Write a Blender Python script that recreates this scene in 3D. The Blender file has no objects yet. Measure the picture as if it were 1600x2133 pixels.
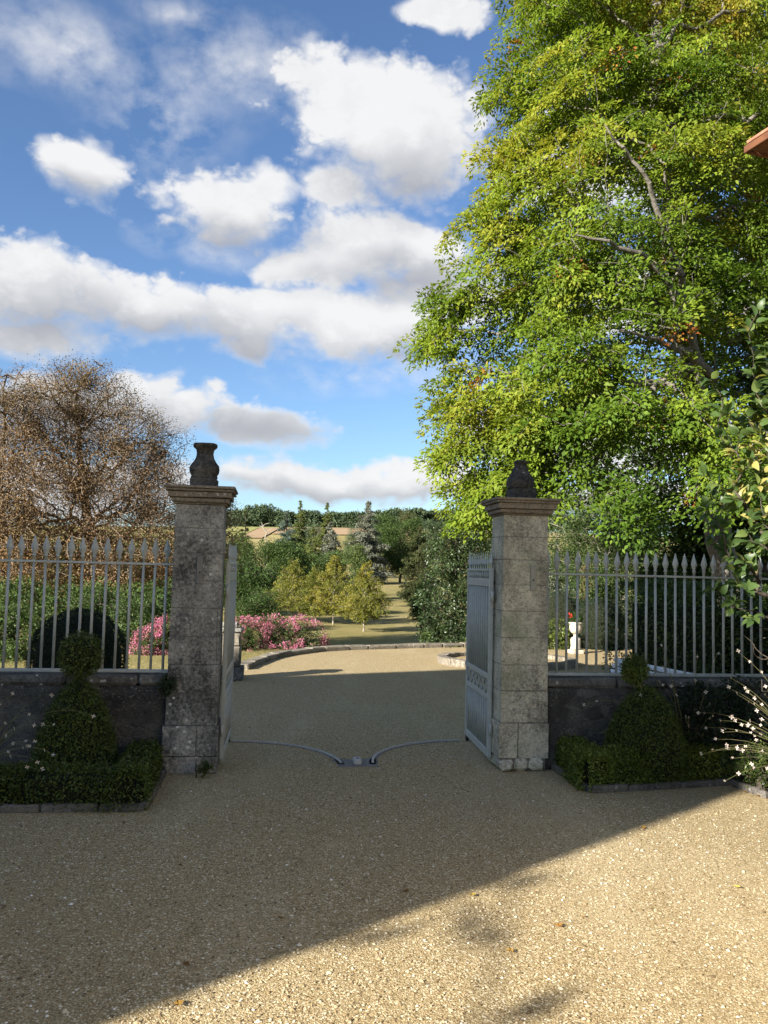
import bpy, bmesh, math, random
import numpy as np
from mathutils import Vector, Matrix

SC = bpy.context.scene
COL = SC.collection
R = math.radians
rng = np.random.default_rng(7)
random.seed(7)

# ------------------------------------------------------------------ camera
FPX, CAMH, PITCH, ROLL = 1726.0, 1.75, R(4.0), R(1.4)
cam_d = bpy.data.cameras.new('camera')
cam = bpy.data.objects.new('camera', cam_d)
COL.objects.link(cam)
cam.location = (0, 0, CAMH)
CAMROT = Matrix.Rotation(math.pi / 2 + PITCH, 3, 'X') @ Matrix.Rotation(ROLL, 3, 'Z')
cam.rotation_euler = CAMROT.to_euler()
cam_d.sensor_fit = 'VERTICAL'
cam_d.sensor_height = 36.0
cam_d.lens = 36.0 * FPX / 2133.0
cam_d.clip_start = 0.05
cam_d.clip_end = 6000
SC.camera = cam

def ray(px, py):
    return CAMROT @ Vector(((px - 800) / FPX, -(py - 1066.5) / FPX, -1))
def at(px, py, d):
    r = ray(px, py)
    return Vector((0, 0, CAMH)) + r * (d / r.y)
def gr(px, py, z=0.0):
    r = ray(px, py)
    return Vector((0, 0, CAMH)) + r * ((z - CAMH) / r.z)

# ------------------------------------------------------------------ sun, sky, exposure
SUN_AZ, SUN_EL = R(47.5), R(22.0)      # direction the light travels (from +Y towards +X), height of the sun
LDIR = Vector((math.sin(SUN_AZ) * math.cos(SUN_EL), math.cos(SUN_AZ) * math.cos(SUN_EL), -math.sin(SUN_EL)))
sun_d = bpy.data.lights.new('sun', 'SUN')
sun_d.energy = 5.0
sun_d.angle = R(0.53)
sun_d.color = (1.0, 0.935, 0.85)
sun = bpy.data.objects.new('sun', sun_d)
COL.objects.link(sun)
sun.rotation_euler = LDIR.to_track_quat('-Z', 'Y').to_euler()
sun.location = (-40, -40, 40)

SC.view_settings.view_transform = 'Standard'
SC.view_settings.look = 'None'
SC.view_settings.exposure = 1.75
SC.view_settings.gamma = 1.0
SC.view_settings.use_curve_mapping = False
SC.render.engine = 'CYCLES'
SC.cycles.use_denoising = True
SC.cycles.max_bounces = 6
SC.cycles.diffuse_bounces = 3
SC.cycles.glossy_bounces = 2
SC.cycles.transmission_bounces = 4
SC.cycles.transparent_max_bounces = 4
SC.cycles.caustics_reflective = False
SC.cycles.caustics_refractive = False
SC.cycles.sample_clamp_indirect = 6.0

class NT:
    """tiny helper round a node tree"""
    def __init__(self, tree):
        self.t = tree
    def n(self, typ, ins=None, **props):
        nd = self.t.nodes.new(typ)
        for k, v in props.items():
            setattr(nd, k, v)
        for k, v in (ins or {}).items():
            s = nd.inputs[k]
            if isinstance(v, bpy.types.NodeSocket):
                self.t.links.new(v, s)
            else:
                s.default_value = v
        return nd
    def math(self, op, a, b=0.0, c=0.0, clamp=False):
        return self.n('ShaderNodeMath', {0: a, 1: b, 2: c}, operation=op, use_clamp=clamp).outputs[0]
    def vmath(self, op, a, b=None, c=None):
        ins = {0: a}
        if b is not None: ins[1] = b
        if c is not None: ins[2] = c
        nd = self.n('ShaderNodeVectorMath', ins, operation=op)
        return nd.outputs['Value'] if op in ('LENGTH', 'DOT_PRODUCT', 'DISTANCE') else nd.outputs['Vector']
    def mix(self, f, a, b, mode='MIX'):
        nd = self.t.nodes.new('ShaderNodeMix')
        nd.data_type = 'RGBA'; nd.blend_type = mode; nd.clamp_factor = True
        for k, v in ((0, f), (6, a), (7, b)):
            s = nd.inputs[k]
            if isinstance(v, bpy.types.NodeSocket): self.t.links.new(v, s)
            else:
                if k and len(v) == 3: v = (*v, 1)
                s.default_value = v
        return nd.outputs[2]
    def ramp(self, f, stops, interp='LINEAR'):
        nd = self.n('ShaderNodeValToRGB', {0: f})
        cr = nd.color_ramp; cr.interpolation = interp
        while len(cr.elements) < len(stops): cr.elements.new(0.5)
        for e, (p, c) in zip(cr.elements, stops):
            e.position = p
            e.color = (*c, 1) if not isinstance(c, (int, float)) else (c, c, c, 1)
        return nd.outputs[0]
    def mrange(self, v, a, b, c=0.0, d=1.0, smooth=False):
        nd = self.n('ShaderNodeMapRange', {'Value': v, 'From Min': a, 'From Max': b, 'To Min': c, 'To Max': d})
        nd.interpolation_type = 'SMOOTHSTEP' if smooth else 'LINEAR'
        return nd.outputs[0]
    def noise(self, vec, scale, detail=4.0, rough=0.55, dist=0.0, col=False):
        nd = self.n('ShaderNodeTexNoise', {'Vector': vec, 'Scale': scale, 'Detail': detail, 'Roughness': rough, 'Distortion': dist})
        return nd.outputs['Color' if col else 'Fac']
    def voro(self, vec, scale, out='Distance', feature='F1', rand=1.0):
        nd = self.n('ShaderNodeTexVoronoi', {'Vector': vec, 'Scale': scale, 'Randomness': rand}, feature=feature)
        return nd.outputs[out]

# ---- the sky: Nishita air with drifting cumulus; clouds are placed by compass direction
world = bpy.data.worlds.new('World')
SC.world = world
world.use_nodes = True
wt = world.node_tree
wt.nodes.clear()

def az_el(px, py):
    r = ray(px, py).normalized()
    return math.atan2(r.x, r.y), math.asin(r.z)

# px, py, half width, half height
CLOUDS = [
    (790, 230, 215, 130), (880, 340, 150, 115), (480, 425, 175, 80), (160, 335, 130, 78), (730, 420, 90, 50), (945, 30, 85, 45),
    (800, 530, 220, 75), (20, 600, 200, 110), (270, 645, 270, 85), (510, 670, 150, 80), (800, 675, 190, 95), (60, 715, 230, 55),
    (640, 560, 110, 50), (620, 640, 130, 60), (900, 600, 160, 80), (330, 850, 200, 62), (520, 885, 150, 50), (150, 850, 200, 70), (640, 1010, 230, 38), (860, 1010, 200, 48),
    (1250, 330, 200, 110), (1400, 620, 240, 100), (1250, 900, 300, 80), (1350, 1040, 300, 50), (120, 1010, 320, 50),
]
THIN = [(330, 240, 170, 130), (150, 110, 220, 90), (520, 150, 230, 100), (380, 30, 110, 45), (430, 500, 130, 45), (790, 780, 200, 45)]
GREY = [(80, 690, 300, 65), (330, 700, 260, 42), (560, 720, 130, 40), (430, 905, 260, 38), (200, 880, 200, 50), (700, 1045, 320, 24), (850, 590, 160, 30), (840, 735, 170, 32), (880, 400, 120, 60), (480, 485, 130, 30), (180, 390, 100, 25)]
cg = bpy.data.node_groups.new('cloud_field', 'ShaderNodeTree')
cg.interface.new_socket('Dir', in_out='INPUT', socket_type='NodeSocketVector')
for nm_ in ('Density', 'Thin', 'Grey'):
    cg.interface.new_socket(nm_, in_out='OUTPUT', socket_type='NodeSocketFloat')
g = NT(cg)
gi = g.n('NodeGroupInput'); go = g.n('NodeGroupOutput')
sep = g.n('ShaderNodeSeparateXYZ', {0: gi.outputs[0]})
az = g.math('ARCTAN2', sep.outputs[0], sep.outputs[1])
el = g.math('ARCSINE', sep.outputs[2])
stv = g.vmath('MULTIPLY', gi.outputs[0], (1.0, 1.0, 1.4))
warp = g.vmath('SUBTRACT', g.noise(stv, 5.5, 3.0, 0.6, col=True), (0.5, 0.5, 0.5))
ae0 = g.n('ShaderNodeCombineXYZ', {0: az, 1: el, 2: 0.0}).outputs[0]
ae = g.vmath('MULTIPLY_ADD', warp, (0.15, 0.09, 0.0), ae0)
def blobs(lst, k):
    acc = None
    for (px, py, w, h) in lst:
        a0, e0 = az_el(px, py)
        a1, _ = az_el(px + w, py); a2, _ = az_el(px - w, py)
        _, e1 = az_el(px, py - h); _, e2 = az_el(px, py + h)
        ia, ie = 2.0 / abs(a1 - a2), 2.0 / abs(e1 - e2)
        ln = g.vmath('LENGTH', g.vmath('MULTIPLY_ADD', ae, (ia, ie, 0.0), (-a0 * ia, -e0 * ie, 0.0)))
        acc = ln if acc is None else g.n('ShaderNodeMath', {0: acc, 1: ln, 2: k}, operation='SMOOTH_MIN').outputs[0]
    return acc
acc = g.mrange(blobs(CLOUDS, 0.25), 0.0, 2.1, 1.22, -1.0)
thin = g.mrange(blobs(THIN, 0.4), 0.0, 1.35, 1.0, 0.0)
gry = g.mrange(blobs(GREY, 0.5), 0.0, 2.1, 1.0, 0.0)
# everywhere else the same kind of broken cumulus, from noise
gen = g.mrange(g.noise(g.vmath('MULTIPLY', gi.outputs[0], (1.0, 1.0, 2.2)), 3.2, 2.0, 0.5), 0.40, 0.70, -1.0, 0.9)
inview = g.mrange(g.vmath('DISTANCE', gi.outputs[0], tuple(ray(760, 640).normalized())), 0.55, 0.8, 0.0, 1.0, True)
acc = g.math('MAXIMUM', acc, g.math('SUBTRACT', g.math('MULTIPLY', g.math('ADD', gen, 1.0), inview), 1.0))
fine = g.math('SUBTRACT', g.noise(stv, 8.5, 11.0, 0.64), 0.5)
bil = g.math('SUBTRACT', g.math('ABSOLUTE', g.math('MULTIPLY_ADD', g.noise(stv, 12.0, 3.0, 0.55), 2.0, -1.0)), 0.20)
bil2 = g.math('SUBTRACT', g.math('ABSOLUTE', g.math('MULTIPLY_ADD', g.noise(stv, 34.0, 3.0, 0.6), 2.0, -1.0)), 0.20)
d = g.math('MULTIPLY_ADD', bil, 0.95, acc)
d = g.math('MULTIPLY_ADD', bil2, 0.38, d)
d = g.math('MULTIPLY_ADD', fine, 1.25, d)
t = g.math('MULTIPLY', thin, g.mrange(g.math('ADD', g.math('MULTIPLY', bil, 0.6), g.math('MULTIPLY_ADD', fine, 1.7, 0.5)), 0.25, 0.95))
cg.links.new(d, go.inputs[0]); cg.links.new(t, go.inputs[1])
cg.links.new(g.math('MULTIPLY_ADD', bil, -0.35, g.math('MULTIPLY_ADD', bil2, -0.25, g.math('MULTIPLY_ADD', fine, 0.9, gry))), go.inputs[2])

w = NT(wt)
tc = w.n('ShaderNodeTexCoord')
dirv = w.vmath('NORMALIZE', tc.outputs['Generated'])
sky = w.n('ShaderNodeTexSky', sky_type='NISHITA')
sky.sun_disc = False
sky.sun_elevation = SUN_EL
sky.sun_rotation = math.pi + SUN_AZ
sky.altitude = 100; sky.air_density = 1.0; sky.dust_density = 0.4; sky.ozone_density = 2.0
cn = wt.nodes.new('ShaderNodeGroup'); cn.node_tree = cg
wt.links.new(dirv, cn.inputs[0])
d0, thn, grey = cn.outputs[0], cn.outputs[1], cn.outputs[2]
soft = w.mrange(grey, 0.1, 0.8, 0.36, 0.75)                       # bases are softer than the lit tops
alpha = w.n('ShaderNodeMapRange', {'Value': d0, 'From Min': -0.10, 'From Max': soft, 'To Min': 0.0, 'To Max': 1.0}, interpolation_type='SMOOTHSTEP').outputs[0]
alpha = w.math('MAXIMUM', alpha, w.math('MULTIPLY', thn, 1.25, clamp=True))
shade = w.math('MULTIPLY', w.mrange(grey, 0.02, 1.08), w.mrange(d0, -0.05, 0.55, 0.3, 1.0))
ccol = w.vmath('MULTIPLY', w.ramp(shade, [(0.0, (.84, .84, .845)), (0.2, (.76, .765, .775)), (0.5, (.58, .59, .615)), (0.85, (.45, .46, .495)), (1.0, (.41, .42, .455))]), (6.6, 6.6, 6.6))
skyc = w.mix(1.0, sky.outputs[0], (0.80, 0.93, 1.11), 'MULTIPLY')
colr = w.mix(w.math('MULTIPLY', alpha, 0.97), skyc, ccol)
bg = w.n('ShaderNodeBackground', {'Color': colr, 'Strength': 0.05})
wo = w.n('ShaderNodeOutputWorld', {0: bg.outputs[0]})
world.cycles.sampling_method = 'MANUAL'
world.cycles.sample_map_resolution = 512

# ------------------------------------------------------------------ mesh helpers
def tag(o, label=None, cat=None, group=None, kind=None):
    if label: o['label'] = label
    if cat: o['category'] = cat
    if group: o['group'] = group
    if kind: o['kind'] = kind
    return o
def link(name, data, m=None, parent=None):
    o = bpy.data.objects.new(name, data)
    COL.objects.link(o)
    if m is not None and data is not None and not data.materials: data.materials.append(m)
    if parent is not None: o.parent = parent
    return o
def empty(name, loc=(0, 0, 0), rz=0.0):
    o = bpy.data.objects.new(name, None)
    COL.objects.link(o)
    o.location = loc; o.rotation_euler = (0, 0, rz)
    o.empty_display_size = 0.2
    return o
def mesh_np(name, v, f, tint=None, smooth=False):
    """v (n,3); f list of (k,m) index arrays, all rows of one array the same length"""
    me = bpy.data.meshes.new(name)
    v = np.asarray(v, np.float32)
    if not isinstance(f, list): f = [f]
    f = [np.asarray(a, np.int32) for a in f if len(a)]
    tot = sum(len(a) for a in f); loops = np.concatenate([a.ravel() for a in f])
    sizes = np.concatenate([np.full(len(a), a.shape[1], np.int32) for a in f])
    starts = np.concatenate([[0], np.cumsum(sizes)[:-1]]).astype(np.int32)
    me.vertices.add(len(v)); me.vertices.foreach_set('co', v.ravel())
    me.loops.add(len(loops)); me.loops.foreach_set('vertex_index', loops)
    me.polygons.add(tot); me.polygons.foreach_set('loop_start', starts)
    try: me.polygons.foreach_set('loop_total', sizes)
    except Exception: pass
    if smooth: me.polygons.foreach_set('use_smooth', np.ones(tot, bool))
    if tint is not None:
        a = me.attributes.new('tint', 'FLOAT', 'FACE')
        a.data.foreach_set('value', np.asarray(tint, np.float32))
    me.update(calc_edges=True)
    me.validate()
    return me
class MB:
    """collects simple solids into one mesh"""
    def __init__(self): self.bm = bmesh.new()
    def box(self, c, s, rz=0.0, bev=0.0, jit=0.0, mat=None):
        g_ = bmesh.ops.create_cube(self.bm, size=1.0)
        vs = g_['verts']
        M = Matrix.Translation(Vector(c)) @ Matrix.Rotation(rz, 4, 'Z') @ (mat if mat is not None else Matrix()) @ Matrix.Diagonal((*s, 1))
        if bev > 0:
            bmesh.ops.transform(self.bm, matrix=M, verts=vs)
            es = list({e for v in vs for e in v.link_edges})
            r_ = bmesh.ops.bevel(self.bm, geom=es, offset=bev, segments=1, affect='EDGES', profile=0.5)
            vs = list({v for f in r_['faces'] for v in f.verts} | {v for v in vs if v.is_valid})
        else:
            bmesh.ops.transform(self.bm, matrix=M, verts=vs)
        if jit:
            for v in vs:
                v.co += Vector((random.uniform(-1, 1), random.uniform(-1, 1), random.uniform(-1, 1))) * jit
        return self
    def tube(self, pts, rad, n=8, cap=True):
        pts = [Vector(p) for p in pts]
        if isinstance(rad, (int, float)): rad = [rad] * len(pts)
        rings = []
        for i, p in enumerate(pts):
            t = (pts[min(i + 1, len(pts) - 1)] - pts[max(i - 1, 0)]).normalized()
            a = t.orthogonal().normalized() if abs(t.z) < .9 else t.cross(Vector((1, 0, 0))).normalized()
            b = t.cross(a)
            rings.append([self.bm.verts.new(p + (a * math.cos(k * 2 * math.pi / n) + b * math.sin(k * 2 * math.pi / n)) * rad[i]) for k in range(n)])
        for r0, r1 in zip(rings, rings[1:]):
            for k in range(n):
                f = self.bm.faces.new((r0[k], r0[(k + 1) % n], r1[(k + 1) % n], r1[k])); f.smooth = n > 4
        if cap:
            self.bm.faces.new(rings[0][::-1]); self.bm.faces.new(rings[-1])
        return self
    def lathe(self, prof, n=20, c=(0, 0, 0), jit=0.0, sq=0.0):
        c = Vector(c); rings = []
        for (r_, z) in prof:
            ring = []
            for k in range(n):
                a = 2 * math.pi * (k + .5) / n
                q = 1.0
                if sq:
                    q = (1 - sq) + sq / max(abs(math.cos(a)), abs(math.sin(a)))
                j = 1 + random.uniform(-jit, jit)
                ring.append(self.bm.verts.new(c + Vector((r_ * q * j * math.cos(a), r_ * q * j * math.sin(a), z + random.uniform(-jit, jit) * .1))))
            rings.append(ring)
        for r0, r1 in zip(rings, rings[1:]):
            for k in range(n):
                f = self.bm.faces.new((r0[k], r0[(k + 1) % n], r1[(k + 1) % n], r1[k])); f.smooth = True
        self.bm.faces.new(rings[0][::-1]); self.bm.faces.new(rings[-1])
        return self
    def prism(self, poly, z0, z1):
        a = [self.bm.verts.new((p[0], p[1], z0)) for p in poly]
        b = [self.bm.verts.new((p[0], p[1], z1)) for p in poly]
        n = len(poly)
        for k in range(n):
            self.bm.faces.new((a[k], a[(k + 1) % n], b[(k + 1) % n], b[k]))
        self.bm.faces.new(a[::-1]); self.bm.faces.new(b)
        return self
    def mesh(self, name):
        bmesh.ops.recalc_face_normals(self.bm, faces=self.bm.faces)
        me = bpy.data.meshes.new(name)
        self.bm.to_mesh(me); self.bm.free()
        return me
    def build(self, name, m, parent=None):
        return link(name, self.mesh(name), m, parent)

# ------------------------------------------------------------------ materials
def newmat(name):
    m = bpy.data.materials.new(name)
    m.use_nodes = True
    m.node_tree.nodes.clear()
    return m, NT(m.node_tree)
def finish(n, col, rough=0.8, bump=None, bstr=0.3, bdist=0.01, spec=0.3, metal=0.0, extra=None):
    ins = {'Base Color': col, 'Roughness': rough, 'Specular IOR Level': spec, 'Metallic': metal}
    if bump is not None:
        b = n.n('ShaderNodeBump', {'Height': bump, 'Strength': bstr, 'Distance': bdist})
        ins['Normal'] = b.outputs[0]
    p = n.n('ShaderNodeBsdfPrincipled', ins)
    n.n('ShaderNodeOutputMaterial', {0: p.outputs[0]})
def leafmat(name, stops, trans=0.35, rough=0.55, spec=0.25, var=0.25):
    m, n = newmat(name)
    at_ = n.n('ShaderNodeAttribute', attribute_name='tint')
    col = n.ramp(at_.outputs['Fac'], stops)
    pos = n.n('ShaderNodeNewGeometry').outputs['Position']
    nz = n.noise(pos, 1.3, 3.0)
    hv = n.n('ShaderNodeHueSaturation', {'Hue': 0.5, 'Saturation': 1.0, 'Value': n.mrange(nz, 0.3, 0.7, 1 - var, 1 + var), 'Fac': 1.0, 'Color': col}).outputs[0]
    p = n.n('ShaderNodeBsdfPrincipled', {'Base Color': hv, 'Roughness': rough, 'Specular IOR Level': spec})
    t = n.n('ShaderNodeBsdfTranslucent', {'Color': n.mix(0.5, hv, n.mix(1.0, hv, (1.5, 1.45, 0.6), 'MULTIPLY'))})
    ms = n.n('ShaderNodeMixShader', {0: trans, 1: p.outputs[0], 2: t.outputs[0]})
    n.n('ShaderNodeOutputMaterial', {0: ms.outputs[0]})
    return m
def posn(n): return n.n('ShaderNodeNewGeometry').outputs['Position']

def m_stone(name, pale, mid, dark, dark_amt, white_amt, green=0.0, bs=1.0):
    m, n = newmat(name)
    p = posn(n)
    a = n.noise(p, 3.2, 6, .62, .4)
    col = n.mix(n.mrange(a, .36, .66), mid, pale)
    oi = n.n('ShaderNodeObjectInfo').outputs['Random']
    col = n.mix(n.math('MULTIPLY', oi, .5), col, mid)
    # brown-black lichen in big blotches, broken by fine noise
    b = n.math('MULTIPLY_ADD', n.noise(p, 34, 6, .75), .75, n.math('MULTIPLY', n.noise(n.vmath('MULTIPLY', p, (1, 1, .7)), 2.6, 5, .62, .4), .75))
    bl = n.mrange(b, .76 - dark_amt, 1.0 - dark_amt, 0, .95)
    col = n.mix(bl, col, dark)
    mo = n.noise(n.vmath('ADD', p, (2, 5, 9)), 11, 6, .7, .3)
    col = n.mix(n.mrange(mo, .55, .72, 0, .55), col, (pale[0] * 1.15, pale[1] * 1.12, pale[2] * 1.05))
    col = n.mix(n.mrange(mo, .46, .30, 0, .6), col, (mid[0] * .55, mid[1] * .55, mid[2] * .55))
    # fine mottle and pits
    fm = n.noise(p, 70, 3, .6)
    col = n.mix(n.mrange(fm, .50, .30, 0, .7), col, (dark[0] * .8, dark[1] * .8, dark[2] * .8))
    # pale crust lichen: round spots, clumped
    vd = n.voro(p, 16, 'Distance')
    wn = n.noise(p, 45, 2)
    sp = n.math('ADD', vd, n.math('MULTIPLY', n.math('SUBTRACT', wn, .5), .35))
    cl = n.mrange(n.noise(p, 4.0, 3, .5), .50, .62)
    wl = n.math('MULTIPLY', n.mrange(sp, .24, .16), cl)
    col = n.mix(n.math('MULTIPLY', wl, white_amt), col, (.52, .51, .46))
    wl2 = n.mrange(n.noise(p, 38, 5, .75), .62, .70)
    col = n.mix(n.math('MULTIPLY', n.math('MULTIPLY', wl2, white_amt * .6), n.mrange(n.noise(p, 5.5, 2), .45, .6)), col, (.45, .44, .40))
    if green > 0:
        gn = n.mrange(n.noise(n.vmath('ADD', p, (7, 3, 1)), 2.6, 4, .6), .5, .7)
        col = n.mix(n.math('MULTIPLY', gn, green), col, (.19, .22, .13))
    pv = n.voro(p, 55, 'Distance')
    pit = n.math('MULTIPLY', n.mrange(pv, .22, .1), n.mrange(n.noise(p, 9, 2), .55, .62))
    col = n.mix(pit, col, (.02, .018, .015))
    h = n.math('SUBTRACT', n.math('MULTIPLY_ADD', n.noise(p, 22, 6, .65), 1.0, n.math('MULTIPLY', fm, .4)), n.math('MULTIPLY', pit, .8))
    finish(n, col, .92, h, .55 * bs, .02, spec=.15)
    return m
M = {}
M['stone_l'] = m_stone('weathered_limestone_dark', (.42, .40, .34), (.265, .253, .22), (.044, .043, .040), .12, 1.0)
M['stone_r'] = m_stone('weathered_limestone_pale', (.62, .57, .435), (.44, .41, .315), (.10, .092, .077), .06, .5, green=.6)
M['stone_cap'] = m_stone('cornice_stone', (.30, .25, .18), (.20, .165, .125), (.05, .046, .04), .03, .5)
M['stone_black'] = m_stone('lichen_black_stone', (.15, .138, .115), (.075, .07, .061), (.020, .0195, .0185), .15, .8)
M['stone_kerb'] = m_stone('kerb_stone', (.30, .27, .22), (.19, .17, .14), (.06, .055, .048), .04, .5)
M['stone_pale'] = m_stone('pale_garden_stone', (.55, .50, .41), (.42, .37, .29), (.16, .14, .11), -.05, .5)

def m_render():
    m, n = newmat('old_lime_render')
    p = posn(n)
    a = n.noise(p, 1.9, 8, .68, .5)
    col = n.ramp(a, [(.32, (.034, .032, .029)), (.44, (.070, .065, .057)), (.56, (.125, .116, .098)), (.70, (.21, .194, .162))])
    # where the coat has come off: rubble and old mortar
    q = n.vmath('ADD', p, n.vmath('MULTIPLY', n.noise(p, 6, 3, col=True), (.12, .12, .12)))
    vr = n.n('ShaderNodeTexVoronoi', {'Vector': n.vmath('MULTIPLY', q, (1, 1, 1.5)), 'Scale': 7.0}, feature='F1')
    ved = n.voro(n.vmath('MULTIPLY', q, (1, 1, 1.5)), 7.0, 'Distance', 'DISTANCE_TO_EDGE')
    sc = n.n('ShaderNodeSeparateColor', {0: vr.outputs['Color']}).outputs[0]
    rub = n.mix(n.mrange(ved, .03, .10), (.11, .102, .088), n.ramp(sc, [(0, (.055, .05, .045)), (.5, (.10, .092, .078)), (1, (.17, .155, .125))]))
    off = n.mrange(n.noise(n.vmath('ADD', p, (4, 4, 4)), 1.5, 6, .6), .50, .54)
    col = n.mix(n.math('MULTIPLY', off, .6), col, rub)
    fm = n.noise(p, 60, 5, .75)
    col = n.mix(n.mrange(fm, .52, .36, 0, .6), col, (.016, .015, .014))
    sp = n.mrange(n.noise(p, 48, 5, .75), .56, .66)
    zz = n.n('ShaderNodeSeparateXYZ', {0: p}).outputs[2]
    top = n.mrange(zz, .45, .80, .35, 1.0)
    col = n.mix(n.math('MULTIPLY', n.math('MULTIPLY', sp, top), n.mrange(n.noise(p, 4, 3), .40, .56)), col, (.33, .32, .28))
    h = n.math('MULTIPLY_ADD', n.noise(p, 30, 6, .72), 1.0, n.math('MULTIPLY', n.math('MULTIPLY', off, n.mrange(ved, 0, .12)), .35))
    finish(n, col, .95, h, .8, .03, spec=.1)
    return m
M['render'] = m_render()

def m_gravel():
    m, n = newmat('honey_gravel')
    p = posn(n)
    flat = n.vmath('MULTIPLY', p, (1, 1, .35))
    cells = n.n('ShaderNodeTexVoronoi', {'Vector': flat, 'Scale': 150.0, 'Randomness': 1.0}, feature='F1')
    cells2 = n.n('ShaderNodeTexVoronoi', {'Vector': n.vmath('ADD', flat, (3.3, 1.7, 0)), 'Scale': 75.0, 'Randomness': 1.0}, feature='F1')
    cb = n.n('ShaderNodeSeparateColor', {0: cells.outputs['Color']})
    col = n.ramp(cb.outputs[0], [(0, (.145, .099, .044)), (.12, (.255, .184, .087)), (.4, (.36, .272, .136)), (.75, (.45, .350, .185)), (.92, (.54, .437, .26)), (1, (.74, .66, .49))])
    c2 = n.n('ShaderNodeSeparateColor', {0: cells2.outputs['Color']})
    # single larger stones on top
    bigst = n.math('MULTIPLY', n.mrange(c2.outputs[2], .80, .84), n.mrange(cells2.outputs['Distance'], .46, .40))
    col = n.mix(bigst, col, n.ramp(c2.outputs[0], [(0, (.22, .155, .075)), (.5, (.46, .38, .21)), (1, (.72, .66, .49))]))
    dk = n.mrange(cells.outputs['Distance'], .40, .75, 0, .6)
    col = n.mix(n.math('MULTIPLY', dk, n.math('SUBTRACT', 1.0, bigst)), col, (.09, .066, .032))
    big = n.noise(p, .9, 5, .6)
    col = n.mix(n.mrange(big, .42, .7, 0, .22), col, (.30, .235, .125))
    st = n.noise(n.vmath('MULTIPLY', p, (1, 2.2, 1)), 5.5, 4, .6)
    col = n.mix(n.mrange(st, .55, .75, 0, .25), col, (.22, .168, .088))
    tr = n.noise(n.vmath('MULTIPLY', p, (1.0, .28, 1)), .8, 3, .5, .6)
    col = n.mix(n.mrange(tr, .48, .66, 0, .16), col, (.26, .20, .105))
    col = n.mix(n.mrange(tr, .46, .30, 0, .22), col, (.58, .50, .32))
    h = n.math('MULTIPLY_ADD', cells.outputs['Distance'], -1.0, n.math('MULTIPLY', bigst, .8))
    h = n.math('MULTIPLY_ADD', n.noise(p, 10, 3, .6), .8, h)
    finish(n, col, .9, h, .42, .008, spec=.12)
    return m
M['gravel'] = m_gravel()
def m_pebble():
    m, n = newmat('loose_pebble')
    oi = n.n('ShaderNodeObjectInfo').outputs['Random']
    col = n.ramp(oi, [(0, (.22, .16, .10)), (.25, (.40, .31, .20)), (.6, (.52, .43, .29)), (.88, (.62, .55, .42)), (1, (.76, .73, .66))])
    finish(n, col, .8, spec=.2)
    return m
M['pebble'] = m_pebble()

def m_ground():
    m, n = newmat('park_grass')
    p = posn(n)
    a = n.noise(p, .06, 6, .6, .3)
    b = n.noise(p, 1.1, 6, .7)
    c = n.noise(n.vmath('MULTIPLY', p, (1, .45, 1)), .35, 5, .65)
    col = n.ramp(a, [(.3, (.16, .145, .05)), (.5, (.24, .20, .08)), (.7, (.32, .26, .12))])
    col = n.mix(n.mrange(b, .4, .7, 0, .4), col, (.12, .13, .036))
    col = n.mix(n.mrange(c, .5, .7, 0, .55), col, (.36, .29, .15))
    finish(n, col, .95, n.noise(p, 9, 5, .7), .8, .12, spec=.05)
    return m
M['grass'] = m_ground()
def m_field(name, c1, c2):
    m, n = newmat(name)
    p = posn(n)
    a = n.noise(n.vmath('MULTIPLY', p, (.3, 2, 1)), .12, 4, .6)
    finish(n, n.mix(n.mrange(a, .35, .65), c1, c2), .95, spec=.05)
    return m
M['field_green'] = m_field('field_stubble_green', (.20, .21, .065), (.27, .25, .10))
M['field_brown'] = m_field('field_ploughed', (.26, .18, .105), (.31, .225, .135))
M['field_straw'] = m_field('field_straw', (.33, .26, .135), (.27, .225, .11))

def m_paint():
    m, n = newmat('grey_green_paint')
    p = posn(n)
    a = n.noise(p, 14, 5, .65)
    col = n.mix(n.mrange(a, .4, .65), (.335, .35, .318), (.40, .412, .375))
    ch = n.mrange(n.noise(p, 60, 4, .7), .62, .69)
    col = n.mix(n.math('MULTIPLY', ch, .6), col, (.11, .085, .06))
    finish(n, col, .48, n.noise(p, 90, 3), .12, .003, spec=.4)
    return m
M['paint'] = m_paint()
def simple(name, c1, c2, scale=20, rough=.8, bstr=.3, bdist=.01, spec=.2, metal=0.0):
    m, n = newmat(name)
    p = posn(n)
    a = n.noise(p, scale, 5, .65)
    finish(n, n.mix(n.mrange(a, .35, .65), c1, c2), rough, a, bstr, bdist, spec, metal)
    return m
M['black'] = simple('black_iron', (.012, .012, .013), (.03, .03, .03), 30, .5)
M['steel'] = simple('worn_rail_steel', (.34, .325, .295), (.46, .44, .40), 30, .85, spec=.08)
M['concrete'] = simple('grey_concrete', (.145, .137, .122), (.21, .20, .178), 18, .9)
M['stopblock'] = simple('pale_painted_iron', (.34, .34, .33), (.42, .42, .40), 25, .7)
M['soil'] = simple('dark_soil', (.018, .013, .009), (.045, .033, .022), 25, .95, .8, .03)
M['white_wood'] = simple('white_painted_wood', (.66, .70, .74), (.78, .80, .82), 12, .5)
M['bark'] = simple('grey_bark', (.085, .075, .06), (.19, .175, .145), 16, .95, .9, .03, .1)
M['bark_pale'] = simple('pale_bark', (.17, .15, .115), (.33, .30, .24), 12, .95, .8, .02, .1)
M['bark_dark'] = simple('dark_bark', (.035, .029, .022), (.085, .072, .055), 14, .95, .9, .03, .1)
M['twig_brown'] = simple('dry_twig_bark', (.085, .066, .047), (.19, .155, .112), 9, .95, .5, .02, .1)
M['twig_green'] = simple('green_stem', (.10, .12, .04), (.20, .16, .08), 20, .8)
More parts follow.
